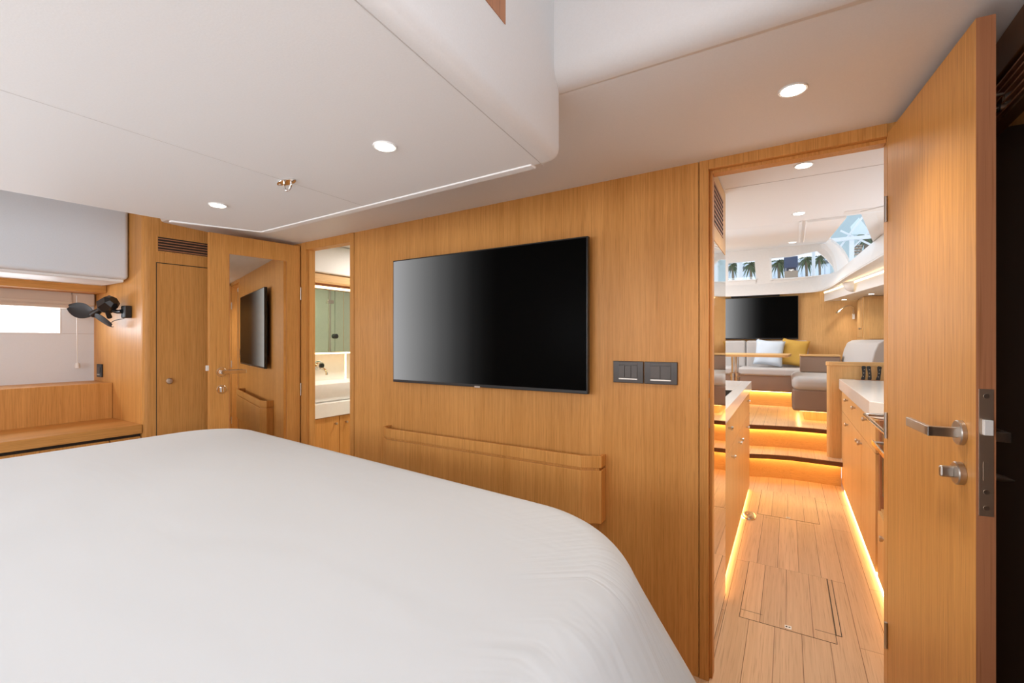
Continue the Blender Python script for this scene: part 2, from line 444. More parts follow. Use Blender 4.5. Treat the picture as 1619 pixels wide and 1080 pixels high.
# =================================================================== PORT SIDE: closet, shelf, locker
A = Vector((-3.03, 1.07)); Bc = Vector((-2.93, 1.80)); d = (Bc - A).normalized(); nr = Vector((d.y, -d.x))  # nr points to +X
def cl(t, off=0): p = A + d * t + nr * off; return (p.x, p.y)
cz_root = thing('closet', (-3.3, 1.4, 0), 'tall oak closet left of the mirrored door, louvred vent on top', 'closet')
poly = [cl(.738)] + [(-3.75, 1.80), (-3.75, 1.07)]
c0 = (-3.03 - .03, 1.07); corner = [(-3.055, 1.07), (-3.043, 1.0725), (-3.034, 1.079), (-3.029, 1.088), cl(.03)]
poly = [(-3.75, 1.07)] + corner + [cl(.738), (-3.75, 1.80)]
MB().prism(poly, 0, 1.995).build('carcass', 'wood', cz_root)
def strip(t0, t1, z0, z1, off0, off1):
    return MB().prism([cl(t0, off0), cl(t0, off1), cl(t1, off1), cl(t1, off0)][::-1], z0, z1)
g = strip(.058, .56, .1, 1.695, 0, .0008).build('door_gap', 'gap', cz_root)
dr = strip(.062, .556, .104, 1.690, 0, .0022).build('door', 'wood', cz_root, bevel=.0008)
kp = cl(.115, 0); kd = nr
def knob(parent, p, dirv, r=.014, m='bronze', name='knob'):
    dirv = Vector(dirv).normalized(); p = Vector(p)
    MB().tube([p, p + dirv * .012, p + dirv * .013, p + dirv * .022, p + dirv * .026, p + dirv * .027], [r * .5, r * .5, r * .9, r, r * .8, r * .3], 20).build(name, m, parent, smooth=True)
knob(dr, (*kp, 1.026), (nr.x, nr.y, 0), .017)
vr = strip(.058, .57, 1.755, 1.843, 0, .003)
vent = strip(.058, .57, 1.752, 1.846, 0, .004).build('vent_frame', 'wood', cz_root, bevel=.001)
vb = strip(.066, .562, 1.76, 1.838, .0, .0046).build('vent_opening', 'gap', vent)
b = MB()
for k in range(5):
    z = 1.765 + k * .0152
    b.prism([cl(.066, 0), cl(.066, .0065), cl(.562, .0065), cl(.562, 0)][::-1], z, z + .0048)
b.build('louvre_slats', 'wood_edge', vent)

# shelf bench
sh = thing('side_shelf', (-3.25, 0, .3), 'long oak side shelf with raised back box beneath the hull window', 'shelf')
MB().box(-3.467, -3.035, -1.3, 1.068, .745, .794).build('shelf_top', 'woody', sh, bevel=.002)
MB().box(-3.75, -3.45, -1.3, 1.068, .1, 1.004).build('back_box', 'wood', sh, bevel=.002)
MB().box(-3.45, -3.06, -1.3, 1.068, .1, .744).build('carcass', 'gap', sh)
for (y0, y1) in ((-1.29, -.5), (-.495, .29), (.295, .93), (.935, 1.065)):
    MB().box(-3.06, -3.046, y0, y1, .12, .728).build('drawer_front', 'wood', sh, bevel=.0015)

# padded overhead locker
lk = thing('overhead_locker', (-3.4, 0, 1.59), 'grey padded overhead locker above the hull window', 'locker')
MB().prism([(-3.2, -1.3), (-3.2, 1.066), (-3.62, 1.066), (-3.62, -1.3)], 1.60, 2.02).build('padded_front', 'locker', lk, bevel=.022, seg=4)
MB().box(-3.60, -3.225, -1.3, 1.05, 1.585, 1.612).build('underside', 'ceil_band', lk, bevel=.006)
MB().box(-3.75, -3.54, -1.3, 1.068, 1.545, 1.60).build('rail', 'woody', lk, bevel=.002)
# roman blind, folded up
bl = thing('roman_blind', (-3.70, .4, 1.44), 'beige blind folded up above the bright hull window', 'blind')
b = MB(); prof = []
for i, (x, z) in enumerate([(-3.745, 1.545), (-3.70, 1.545), (-3.688, 1.525), (-3.690, 1.50), (-3.684, 1.488), (-3.690, 1.478), (-3.682, 1.466), (-3.690, 1.452), (-3.71, 1.447), (-3.745, 1.452)]):
    prof.append((x, z))
b.extr([(x, -1.2, z) for x, z in prof], (0, 2.15, 0)); b.build('folded_fabric', 'blind', bl, smooth=True)
MB().box(-3.745, -3.70, .952, 1.06, 1.47, 1.545).build('side_fold', 'blind', bl, bevel=.006)
b = MB().tube([(-3.700, .975, 1.53), (-3.698, .976, 1.3), (-3.697, .977, 1.12)], .0022, 8); cd = b.build('cord', 'white', bl)
MB().lathe([(.004, .035), (.011, .028), (.013, .012), (.013, 0), (.006, -.002)], (-3.697, .977, 1.088), 16).build('cord_knob', 'white', cd, smooth=True)
# black outlet on the end wall
ou = MB().box(-3.675, -3.60, 1.060, 1.0705, 1.03, 1.11).build('outlet', 'black', bevel=.003)
tag(ou, 'small black socket on the wall below the fan', 'socket')
MB().box(-3.66, -3.615, 1.057, 1.061, 1.055, 1.09).build('rocker', 'switchk', ou, bevel=.001)
MB().box(-3.66, -3.625, 1.0575, 1.061, 1.042, 1.05).build('indicator', 'steel', ou)

# fan
fn = thing('wall_fan', (-3.19, 1.07, 1.42), 'black two-bladed clip fan on the oak wall beside the window', 'fan')
MB().box(-3.225, -3.17, 1.035, 1.0695, 1.383, 1.452).build('wall_bracket', 'black', fn, bevel=.005)
b = MB().tube([(-3.2, 1.035, 1.42), (-3.25, 1.03, 1.418), (-3.29, 1.01, 1.43), (-3.31, .99, 1.45)], [.013, .011, .012, .016], 12); arm = b.build('arm', 'black', fn, smooth=True)
MB().cyl((-3.275, .985, 1.44), (-3.30, 1.01, 1.385), .012).build('tilt_clamp', 'black', fn, bevel=.002)
hd = Vector((-3.285, 1.00, 1.462)); hub = Vector((-3.385, .965, 1.405)); hx = (hub - hd).normalized()
b = MB().tube([hd - hx * .045, hd - hx * .028, hd + hx * .028, hd + hx * .05, hd + hx * .06], [.024, .042, .046, .03, .014], 7); b.build('motor_head', 'black', fn)
MB().tube([hd + hx * .05, hub, hub + hx * .012], [.012, .022, .014], 16).build('hub', 'black', fn, smooth=True)
def blade(dirv, sidev, L_, W_):
    dirv = Vector(dirv).normalized(); sd = Vector(sidev); sd = (sd - dirv * sd.dot(dirv)).normalized(); nn = dirv.cross(sd)
    rows = []
    for i in range(15):
        t = i / 14; wv = W_ * (math.sin(math.pi * min(1, t * .90 + .06)) ** .75) + .003
        c = hub + dirv * (.010 + L_ * t)
        rows.append([c + sd * wv * k + nn * (.010 * (1 - k * k)) for k in (-1, -.5, 0, .5, 1)])
    MB().grid(rows).build('blade', 'blackm', fn, smooth=True, solid=.003)
blade((-.85, -.50, .28), (.1, .25, 1), .150, .041)
blade((.80, .45, -.52), (.9, -.45, .6), .120, .040)
b = MB().tube([(-3.2, 1.05, 1.385), (-3.22, 1.04, 1.378), (-3.26, 1.02, 1.37), (-3.30, 1.0, 1.345)], .002, 6); b.build('cable', 'black', fn)

# =================================================================== BATH DOOR (mirrored), hinged at (-2.70,1.79)
def frame_T(origin, xdir):
    x = Vector((xdir[0], xdir[1], 0)).normalized(); y = Vector((-x.y, x.x, 0))
    return Matrix(((x.x, y.x, 0, origin[0]), (x.y, y.y, 0, origin[1]), (0, 0, 1, 0), (0, 0, 0, 1)))
T2 = frame_T((-2.700, 1.790), (-2.785 + 2.70, 1.29 - 1.79))   # local x from hinge to edge, local +y points to +X side of the leaf
d2 = thing('door_2', (-2.700, 1.790, .05), 'open oak bathroom door carrying a tall mirror', 'door', kind='structure')
yv = 1
leaf = MB(T2).box(0, .507, -.032, 0, .05, 1.868).build('leaf', 'wood', d2, bevel=.002)
ms = T2.to_3x3() @ Vector((0, 1, 0))
mr = MB(T2).box(.088, .405, -.002, .0012, .33, 1.757)
mo = mr.build('mirror', 'mirror', d2)
b = MB(T2)
for q in ((.0865, .088, .3285, 1.7585), (.405, .4065, .3285, 1.7585)): b.box(q[0], q[1], -.002, .0016, q[2], q[3])
b.box(.088, .405, -.002, .0016, 1.757, 1.7585).box(.088, .405, -.002, .0016, .3285, .33)
b.build('edge_trim', 'wood_edge', mo)


def rosette(T, x, z, s, parent, name='rose', m='chrome', r=.026, depth=.009):
    b = MB(T); rows = [(r, 0), (r, depth - .002), (r - .002, depth)]
    vs = []
    b.tube([(x, 0, z), (x, s * (depth - .002), z), (x, s * depth, z)], [r, r, r - .002], 32)
    return b.build(name, m, parent, smooth=True)


def lever(T, x, z, s, parent, off=0, m='chrome', L_=.115, neck=.05, droop=0):
    r = rosette(T, x, z, s, parent, m=m) if not off else rosette(T, x, z, s, parent, m=m)
    b = MB(T)
    y0 = off + s * .006; y1 = off + s * neck
    b.box(x - .008, x + .008, min(y0, y1), max(y0, y1), z - .010, z + .010)
    b.box(x - L_, x + .008, min(y1 - s * .010, y1), max(y1 - s * .010, y1), z - .0105, z + .0105)
    return b.build('lever_handle', m, parent, bevel=.0015)


lever(T2, .447, 1.075, 1, d2, L_=.12, neck=.035)
rosette(T2, .447, .975, 1, d2, 'thumb_turn_rose', r=.025)
MB(T2).box(.440, .454, .008, .022, .960, .990).build('thumb_turn', 'chrome', d2, bevel=.003)
MB(T2).box(.507, .520, -.020, -.004, 1.085, 1.115).build('latch_bolt', 'white', d2, bevel=.001)
b = MB(T2)
b.cyl((-.004, .003, 1.52), (-.004, .003, 1.60), .004, 10).cyl((-.004, .003, .9), (-.004, .003, .98), .004, 10)
b.build('hinge', 'steel', d2)

# =================================================================== ENTRY DOOR
hx0, hy0 = .262, 1.797
T1 = frame_T((hx0, hy0), (.056, -.545))    # local +y is to +X side
d1 = thing('door_1', (hx0, hy0, .02), 'open oak entry door at the right with a satin lever handle', 'door', kind='structure')
MB(T1).box(0, .550, .0005, .0305, .02, 1.893).build('leaf', 'wood', d1, bevel=.0008)
MB(T1).box(.550, .5508, .001, .030, .02, 1.893).build('edge_banding', 'wood_edge', d1)
fp = MB(T1).box(.5505, .5522, .0045, .0265, .905, 1.156).build('lock_faceplate', 'bronze', d1, bevel=.0003)
MB(T1).box(.552, .562, .009, .0225, 1.066, 1.096).build('latch_bolt', 'white', fp, bevel=.001)
MB(T1).box(.5519, .5528, .0105, .0185, .975, 1.012).build('deadbolt', 'bronze', fp, bevel=.0003)
b = MB(T1)
for z in (1.142, .921, .953): b.cyl((.552, .0155, z), (.5531, .0155, z), .0045, 14)
b.build('screw_heads', 'steel', fp)
# levers
lever(T1, .492, 1.058, -1, d1, m='steel', L_=.125, neck=.058)
rosette(T1, .492, .972, -1, d1, 'thumb_turn_rose', m='steel', r=.024, depth=.012)
MB(T1).box(.478, .490, -.034, -.010, .960, .984).build('thumb_turn', 'steel', d1, bevel=.004)
T1b = T1 @ Matrix.Translation((0, .031, 0))
lever(T1b, .492, 1.055, 1, d1, m='steel', L_=.11, neck=.042)
MB(T1b).tube([(.492, 0, .972), (.492, .016, .972), (.492, .034, .970), (.492, .05, .967)], [.008, .008, .006, .001], 12).build('key_turn', 'steel', d1, smooth=True)
b = MB(T1)
for z in (1.62, .95, .3): b.cyl((-.004, -.003, z), (-.004, -.003, z + .08), .0045, 12)
b.build('hinge', 'steel', d1)
# hinge leaves and strike on the left jamb
st = MB().box(-.2502, -.2485, YW + .003, YW + .017, 1.06, 1.15).box(-.2502, -.2485, YW + .003, YW + .017, .93, 1.04).build('strike_plate', 'bronze')
tag(st, 'slim metal strike plate on the left jamb of the galley entry', 'strike plate')

# wardrobe at right
wr = thing('wardrobe', (.7, .3, 0), 'dark open wardrobe behind the entry door, louvres under its lintel', 'wardrobe')
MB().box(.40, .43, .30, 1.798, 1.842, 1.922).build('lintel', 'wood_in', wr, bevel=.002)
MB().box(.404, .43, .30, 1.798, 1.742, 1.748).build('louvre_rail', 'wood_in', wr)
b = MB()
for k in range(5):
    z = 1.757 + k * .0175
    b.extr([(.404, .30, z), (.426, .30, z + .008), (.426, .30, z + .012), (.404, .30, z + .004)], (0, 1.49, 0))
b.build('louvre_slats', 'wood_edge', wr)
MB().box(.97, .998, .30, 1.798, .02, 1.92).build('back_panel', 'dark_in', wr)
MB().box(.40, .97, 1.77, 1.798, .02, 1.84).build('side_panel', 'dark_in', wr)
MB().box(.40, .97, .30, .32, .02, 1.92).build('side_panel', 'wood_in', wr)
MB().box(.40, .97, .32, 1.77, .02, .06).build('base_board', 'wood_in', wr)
hr = thing('hanging_rail', (.45, 1.42, 1.765), 'thin metal rail with a clip high in the dark wardrobe', 'rail')
MB().cyl((.365, 1.42, 1.768), (.399, 1.42, 1.768), .0065).build('end_piece', 'chrome', hr, smooth=True)
MB().cyl((.399, 1.42, 1.768), (.97, 1.42, 1.768), .0065).build('tube', 'bronze', hr, smooth=True)
MB().cyl((.396, 1.42, 1.768), (.400, 1.42, 1.768), .009).build('collar', 'blackm', hr)
MB().box(.406, .416, 1.411, 1.427, 1.773, 1.795).box(.388, .43, 1.409, 1.416, 1.792, 1.797).build('clip', 'steel', hr, bevel=.001)

# =================================================================== THINGS ON THE MAIN WALL
def television(name, x0, x1, z0, z1, yf, yw, label, m='screen'):
    t = thing(name, ((x0 + x1) / 2, yf, z0), label, 'television')
    MB().box(x0, x1, yf, yf + .022, z0, z1).build('bezel', 'black', t, bevel=.002)
    MB().box(x0 + .12, x1 - .12, yf + .02, yw - .0005, z0 + .1, z1 - .1).build('back_housing', 'blackm', t, bevel=.004)
    MB().box(x0 + .006, x1 - .006, yf - .0012, yf + .001, z0 + .014, z1 - .006).build('display', m, t)
    MB().box((x0 + x1) / 2 - .016, (x0 + x1) / 2 + .016, yf - .001, yf + .001, z0 - .002, z0 + .006).build('badge', 'steel', t)
    return t
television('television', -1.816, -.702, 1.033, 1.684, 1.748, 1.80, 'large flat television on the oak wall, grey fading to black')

# double switch plates
def plate(x0, x1, label, cols):
    z0, z1 = 1.084, 1.171; y = 1.800
    p = thing('switch_plate', ((x0 + x1) / 2, y, z0), label, 'switch', 'switch plates on the oak wall')
    MB().box(x0, x1, y - .008, y, z0, z1).build('frame', 'switch', p, bevel=.002)
    cx = (x0 + x1) / 2; wv = (x1 - x0) * .31; n = cols
    for k in range(n):
        a = cx - wv + 2 * wv * k / n
        MB().box(a + .0005, a + 2 * wv / n - .0005, y - .0105, y - .007, z0 + .022, z1 - .018).build('rocker', 'switchk', p, bevel=.0008)
    MB().box(cx - wv, cx + wv, y - .0092, y - .007, z1 - .015, z1 - .006).build('top_lip', 'switchk', p, bevel=.001)
    MB().box(cx - wv, cx + wv, y - .0095, y - .007, z0 + .013, z0 + .019).build('bottom_lip', 'steel', p, bevel=.001)
plate(-.6095, -.487, 'left dark switch plate with three rockers beside the television', 3)
plate(-.484, -.358, 'right dark switch plate next to the galley entry casing', 2)

# magazine pocket
pk = thing('wall_pocket', (-1.25, 1.76, .51), 'long oak magazine pocket on the wall below the television', 'wall pocket')
yf = 1.714
def pocket_poly(off):
    return [(-.6436 - off, 1.7995), (-.6436 - off, 1.750), (-.7155 - off * .4, yf + off), (-1.83 + off * .4, yf + off), (-1.895 + off, 1.750), (-1.895 + off, 1.7995)]
def pocket_wall(off, z0, z1, th):
    o = pocket_poly(off); i = pocket_poly(off + th)
    b = MB(); n = len(o)
    vs = [(*p, z0) for p in o] + [(*p, z1) for p in o] + [(*p, z0) for p in i] + [(*p, z1) for p in i]
    fs = []
    for k in range(n - 1):
        fs += [(k, k + 1, n + k + 1, n + k), (2 * n + k, 2 * n + k + 1, 3 * n + k + 1, 3 * n + k), (n + k, n + k + 1, 3 * n + k + 1, 3 * n + k), (k, k + 1, 2 * n + k + 1, 2 * n + k)]
    fs += [(0, n, 3 * n, 2 * n), (n - 1, 2 * n - 1, 4 * n - 1, 3 * n - 1)]
    return b.add(vs, fs)
pocket_wall(0, .738, .786, .013).build('rim', 'wood', pk, bevel=.0015)
pocket_wall(.010, .515, .740, .006).build('front_panel', 'wood', pk)
MB().prism([(-.6436, 1.7995), (-.6436, 1.752), (-.7155, yf), (-1.83, yf), (-1.895, 1.752), (-1.895, 1.7995)][::-1], .51, .729).v
b = MB(); b = pocket_wall(0, .513, .727, .009); b.build('panel_skin', 'wood', pk, bevel=.002)
MB().prism(pocket_poly(.006)[::-1], .515, .525).build('bottom', 'wood', pk)

# eye plate on the low ceiling
ey = thing('ceiling_ring', (-1.298, .8155, 1.735), 'small chrome ring pull on the low ceiling, between two downlights', 'ring pull')
zc = 1.7345
b = MB(); pts = []
for k in range(24):
    a = 2 * math.pi * k / 24; pts.append((-1.298 + .044 * math.cos(a), .8155 + .017 * math.sin(a) * (abs(math.sin(a)) ** .3)))
b.prism(pts, zc - .0035, zc + .0005, [(p[0], p[1]) for p in pts]); b.build('plate', 'chrome', ey, bevel=.001)
b = MB()
ring = [(-1.298 + .018 * math.cos(R(a)), .8155 + .004, zc - .006 + .019 * math.sin(R(a))) for a in range(180, 361, 15)]
ring = [(ring[0][0], ring[0][1], zc)] + ring + [(ring[-1][0], ring[-1][1], zc)]
b.tube(ring, .0035, 10).build('ring', 'chrome', ey, smooth=True)
for x in (-1.33, -1.266): MB().cyl((x, .8155, zc - .005), (x, .8155, zc - .003), .004, 12).build('screw', 'steel', ey)


# downlights -----------------------------------------------------
def downlight(label, loc, r, power, group, spot=True):
    t = thing('downlight', loc, label, 'ceiling light', group)
    z = loc[2]
    MB().lathe([(r * .78, .003), (r * .80, -.003), (r * .96, -.004), (r, -.001), (r, .002)], (loc[0], loc[1], z), 36).build('trim_ring', 'white', t, smooth=True)
    MB().lathe([(r * .76, -.0045), (r * .3, -.006), (.0005, -.0062)][::-1] if False else [(.0005, -.0058), (r * .5, -.0055), (r * .78, -.0040), (r * .78, .002)], (loc[0], loc[1], z), 32).build('lens', 'lens', t)
    if power:
        d_ = bpy.data.lights.new('downlight_lamp', 'SPOT'); d_.energy = power; d_.color = (1, .89, .75); d_.spot_size = R(125); d_.spot_blend = .9; d_.shadow_soft_size = .03
        o = bpy.data.objects.new('downlight_lamp', d_); COL.objects.link(o); o.parent = t; o.location = (0, 0, -.02)
    return t
downlight('round downlight in the low ceiling nearest the hatch well', (-.854, .795, 1.735), .029, 4, 'cabin downlights')
downlight('round downlight in the low ceiling above the left foot of the bed', (-1.728, .829, 1.735), .029, 4, 'cabin downlights')
downlight('round downlight in the ceiling just inside the galley entry', (.011, 1.419, cz(.011)), .035, 14, 'cabin downlights')

# =================================================================== BED
def bed():
    xl, xr, yf_, rl, rr_, z0, Rr, fl, dome, kk = -2.311, -.196, 1.099, .283, .319, .86, .089, .517, .007, .092
    root = thing('bed', (-1.2, 0, 0), 'wide bed under a plain white duvet in the foreground', 'bed')
    pts = []; N_ = 0
    def add(p, n): pts.append((Vector(p), Vector(n)))
    yb = -1.2
    for i in range(50): add((xl, yb + (yf_ - rl - yb) * i / 50), (-1, 0))
    for i in range(16): a = R(180 - 90 * i / 16); add((xl + rl + rl * math.cos(a), yf_ - rl + rl * math.sin(a)), (math.cos(a), math.sin(a)))
    for i in range(60): add((xl + rl + (xr - rr_ - xl - rl) * i / 60, yf_), (0, 1))
    for i in range(30): a = R(90 - 90 * i / 30); add((xr - rr_ + rr_ * math.cos(a), yf_ - rr_ + rr_ * math.sin(a)), (math.cos(a), math.sin(a)))
    for i in range(51): add((xr, yf_ - rr_ - (yf_ - rr_ - yb) * i / 50), (1, 0))
    C = Vector(((xl + xr) / 2, -.1)); rows = []
    def warp(x, y, z): return (x, y - kk * (x + 1.2) * min(1, max(0, y + .2)), z)
    for k in range(41):
        t = k / 40
        rows.append([warp(*(C + ((p - n * Rr) - C) * t), z0 + dome * (1 - t ** 4) + .0015 * math.sin(p.x * 5 + t * 9) * math.sin(t * 6) ) for p, n in pts])
    am = math.pi / 2 - fl
    for i in range(1, 10):
        a = am * i / 9
        rows.append([warp(*(p + n * (Rr * math.sin(a) - Rr)), z0 - Rr * (1 - math.cos(a))) for p, n in pts])
    x0 = Rr * math.sin(am) - Rr; zz = z0 - Rr * (1 - math.cos(am))
    L_ = len(pts)
    for i in range(1, 22):
        dd = .50 * i / 21; row = []
        for j, (p, n) in enumerate(pts):
            amp = .011 * min(1, dd / .25)
            wv = math.sin(j * .55 + math.sin(j * .13) * 2) * amp + math.sin(j * 1.27 + dd * 6) * amp * .35
            row.append(warp(*(p + n * (x0 + dd * math.sin(fl) + wv)), zz - dd * math.cos(fl)))
        rows.append(row)
    b = MB().grid(rows); du = b.build('duvet', 'duvet', root, smooth=True)
    uv = du.data.uv_layers.new(name='cloth'); NJ = len(pts); NR = len(rows)
    for lp in du.data.loops:
        vi = lp.vertex_index; uv.data[lp.index].uv = (vi % NJ / NJ, vi // NJ / NR)
    du.modifiers.clear()
    MB().box(-2.2, -.42, -1.2, .86, .42, .78).build('mattress', 'white', root, bevel=.04)
    MB().box(-2.18, -.44, -1.25, .84, .0, .42).build('bed_base', 'wood', root, bevel=.01)
bed()

# =================================================================== BATHROOM
for q_ in ((-3.45, -3.401, 1.87, 4.6), (-3.4, -1.67, 4.55, 4.6), (-1.66, -1.60, 3.46, 4.6)):
    struct(MB().box(*q_, 0, 1.98).build('wall_bathroom', 'white_panel'), 'cream wall of the bathroom', 'wall')
b = MB().box(-1.66, -1.60, 1.86, 3.45, 0, 2.0)
struct(b.build('wall_bathroom', 'white_panel'), 'cream side wall of the bathroom', 'wall')
b = MB().box(-3.4, -1.6, 1.86, 4.6, 1.985, 2.02)
struct(b.build('ceiling', 'ceil'), 'ceiling of the bathroom', 'ceiling')
b = MB().box(-3.4, -2.951, 1.87, 3.3, 1.762, 1.984)
struct(b.build('wall_bathroom', 'ceil', bevel=.01), 'cream padded soffit over the bathroom mirror', 'wall')
vt = thing('vanity_cabinet', (-3.1, 2.6, 0), 'oak vanity cabinet under the bathroom basin', 'cabinet')
MB().box(-3.4, -2.935, 1.87, 3.0, .02, .688).build('carcass', 'wood', vt)
for y0, y1, ky in ((1.88, 2.262, 2.222), (2.266, 2.65, 2.316)):
    q = MB().box(-2.936, -2.920, y0, y1, .05, .684).build('door', 'wood', vt, bevel=.001); knob(q, (-2.92, ky, .632), (1, 0, 0), .010)
ct = MB().box(-3.4, -2.905, 1.87, 3.0, .689, .795).build('worktop', 'worktop', bevel=.004); tag(ct, 'white vanity worktop seen through the bathroom doorway', 'worktop')
# vessel basin
bz0, bz1 = .796, .932
outer = rounded([(-3.24, 1.98), (-2.925, 1.98), (-2.925, 2.62), (-3.24, 2.62)], [.05] * 4, 5)
b = MB(); rows = []
for s_, z_ in ((.035, bz0), (.012, bz0 + .03), (0, bz1 - .02), (0, bz1), (.012, bz1), (.02, bz1 - .03), (.05, bz0 + .03), (.1, bz0 + .02)):
    rows.append([(x, y, z_) for x, y in inset(outer, s_)])
b.grid(rows, close=True); n = len(outer); b.f.append(list(range(n))); b.f.append([len(b.v) - n + k for k in range(n)])
tag(b.build('basin', 'ceramic', smooth=True), 'white rectangular vessel basin on the bathroom vanity', 'basin')
mc = thing('mirror_cabinet', (-3.2, 2.5, 1.165), 'mirror fronted bathroom cabinet lit along top and bottom', 'mirror cabinet')
MB().box(-3.39, -3.105, 1.88, 3.0, 1.166, 1.655).build('carcass', 'wood', mc)
for y0, y1 in ((1.885, 2.44), (2.443, 2.995)): MB().box(-3.105, -3.10, y0, y1, 1.166, 1.655).build('mirror_door', 'mirror', mc)
MB().box(-3.39, -2.98, 1.88, 3.0, 1.70, 1.759).build('pelmet', 'wood_paley', mc, bevel=.002)
o = MB().box(-3.13, -3.098, 1.89, 2.99, 1.668, 1.682).build('led_strip', 'led_bath'); tag(o, 'warm light strip above the bathroom mirror', 'light strip')
MB().box(-3.14, -3.09, 1.885, 2.995, 1.682, 1.70).build('channel', 'wood_edge', o)
o = MB().box(-3.13, -3.104, 1.89, 2.99, 1.152, 1.162).build('led_strip', 'led_bath'); tag(o, 'warm light strip under the bathroom mirror', 'light strip')
o = MB().box(-3.398, -3.25, 1.87, 2.575, .795, 1.16).build('backsplash', 'worktop', bevel=.004); tag(o, 'cream backsplash panel behind the basin', 'backsplash')
o = MB().box(-3.27, -3.252, 2.577, 2.588, .80, 1.15).build('led_strip', 'led_bath'); tag(o, 'upright warm light strip at the edge of the backsplash', 'light strip')
o = MB().box(-3.398, -3.37, 2.76, 2.82, .98, 1.09).build('switch_plate', 'switch', bevel=.003); tag(o, 'dark bathroom switch plate beyond the basin', 'switch')
fa = thing('basin_tap', (-3.25, 2.31, 1.05), 'wall mounted chrome mixer tap above the bathroom basin', 'tap')
MB().tube([(-3.2505, 2.31, 1.056), (-3.245, 2.31, 1.056), (-3.244, 2.31, 1.056)], [.040, .040, .036], 24).build('rose', 'chrome', fa, smooth=True)
MB().cyl((-3.245, 2.31, 1.056), (-3.20, 2.31, 1.056), .026).build('mixer_body', 'chrome', fa, smooth=True)
MB().tube([(-3.22, 2.31, 1.04), (-3.16, 2.30, 1.03), (-3.12, 2.295, 1.015), (-3.112, 2.293, .985)], .011, 12).build('spout', 'chrome', fa, smooth=True)
MB().cyl((-3.20, 2.31, 1.056), (-3.193, 2.31, 1.056), .018).build('control_cap', 'black', fa, smooth=True)
# shower screen seen in the mirror
ss = thing('shower_screen', (-2.05, 3.1, 0), 'glass shower screen reflected in the bathroom mirror', 'shower screen')
gl = MB().box(-2.054, -2.046, 3.10, 3.75, .1, 1.93).build('glass_door', 'glass_g', ss)
MB().box(-2.054, -2.046, 2.55, 3.085, .1, 1.93).build('fixed_pane', 'glass_g', ss)
MB().box(-2.062, -2.038, 3.083, 3.098, .1, 1.95).build('post', 'steel', ss)
for z in (1.67, .5): MB().box(-2.07, -2.03, 3.06, 3.13, z - .02, z + .02).build('hinge', 'chrome', ss, bevel=.002)
MB().tube([(-2.08, 3.16, 1.306), (-2.074, 3.16, 1.306), (-2.026, 3.16, 1.306), (-2.02, 3.16, 1.306)], [.018, .026, .026, .018], 20).build('knob', 'black', gl, smooth=True)
area('fill_bathroom', (-2.45, 2.8, 1.97), (0, 0, 0), .3, .5, 17, (1, .94, .85))  # added fill lamp for the bathroom, without a ceiling fitting

# =================================================================== GALLEY STRUCTURE
b = MB().box(-.98, 1.0, 1.864, 3.17, 1.96, 2.0)
struct(b.build('ceiling', 'ceil'), 'warm white galley ceiling', 'ceiling')
def sz(y): return 1.96 + .142 * (y - 3.17)
def ex(y): return .284 + (y - 3.12) * .0313
b = MB(); pl = [(-2.0, 3.173), (ex(3.173), 3.173), (ex(7.0), 7.0), (-2.0, 7.0)]
b.add([(x, y, sz(y)) for x, y in pl] + [(x, y, sz(y) + .04) for x, y in pl], [(0, 1, 2, 3), (4, 5, 6, 7), (0, 1, 5, 4), (1, 2, 6, 5), (2, 3, 7, 6), (3, 0, 4, 7)])
struct(b.build('ceiling', 'ceil'), 'white deckhouse ceiling over the saloon', 'ceiling')
b = MB()
for y in (2.32,):
    b.box(-.25, .98, y, y + .004, 1.9592, 1.961)
struct(b.build('trim_6', 'seam'), 'fine seam across the galley ceiling', 'seam')
# slightly lowered ceiling panel
b = MB(); q = [(.09, 3.16), (ex(3.16) - .004, 3.16), (ex(5.93) - .004, 5.93), (.145, 5.93)]
b.add([(x, y, sz(y) - .014) for x, y in q] + [(x, y, sz(y) + .005) for x, y in q], [(0, 1, 2, 3), (4, 5, 6, 7), (0, 1, 5, 4), (1, 2, 6, 5), (2, 3, 7, 6), (3, 0, 4, 7)])
struct(b.build('trim_7', 'ceil_band', bevel=.004), 'raised ceiling panel beside the slanted side window', 'panel')
b = MB(); q = [(.055, 3.16), (.068, 3.16), (.122, 5.93), (.105, 5.93)]
b.add([(x, y, sz(y) - .008) for x, y in q] + [(x, y, sz(y) + .005) for x, y in q], [(0, 1, 2, 3), (4, 5, 6, 7), (0, 1, 5, 4), (1, 2, 6, 5), (2, 3, 7, 6), (3, 0, 4, 7)])
struct(b.build('trim_8', 'ceil_band', bevel=.003), 'slim ceiling rail beside the raised panel', 'panel')

# coaming band
LO = [(-2.0, 6.85), (-.9, 6.9), (.0, 6.9), (.22, 6.88), (.355, 6.74), (.42, 6.3), (.46, 5.7), (.503, 5.08), (.59, 4.15), (.65, 3.2), (.68, 2.3), (.70, 1.9)]
UP = [(-2.0, 6.93), (-.9, 6.97), (.0, 6.97), (.27, 6.96), (.47, 6.85), (.52, 6.3), (.556, 5.7), (.58, 5.2), (.635, 4.3), (.70, 3.2), (.73, 2.3), (.75, 1.9)]
def smoothc(P, n=3):
    for _ in range(n):
        Q = [P[0]]
        for a, c in zip(P[:-1], P[1:]):
            Q += [tuple(a[i] * .75 + c[i] * .25 for i in range(len(a))), tuple(a[i] * .25 + c[i] * .75 for i in range(len(a)))]
        P = Q + [P[-1]]
    return P
LO_, UP_ = smoothc(LO), smoothc(UP)
b = MB(); rows = []
rows.append([(x + .05, y + .12, 1.885) for x, y in LO_]); rows.append([(x, y, 1.872) for x, y in LO_])
rows.append([(u[0], u[1], 2.075) for u in UP_]); rows.append([(u[0] + .02, u[1] + .02, 2.088) for u in UP_]); rows.append([(u[0] + .12, u[1] + .12, 2.095) for u in UP_])
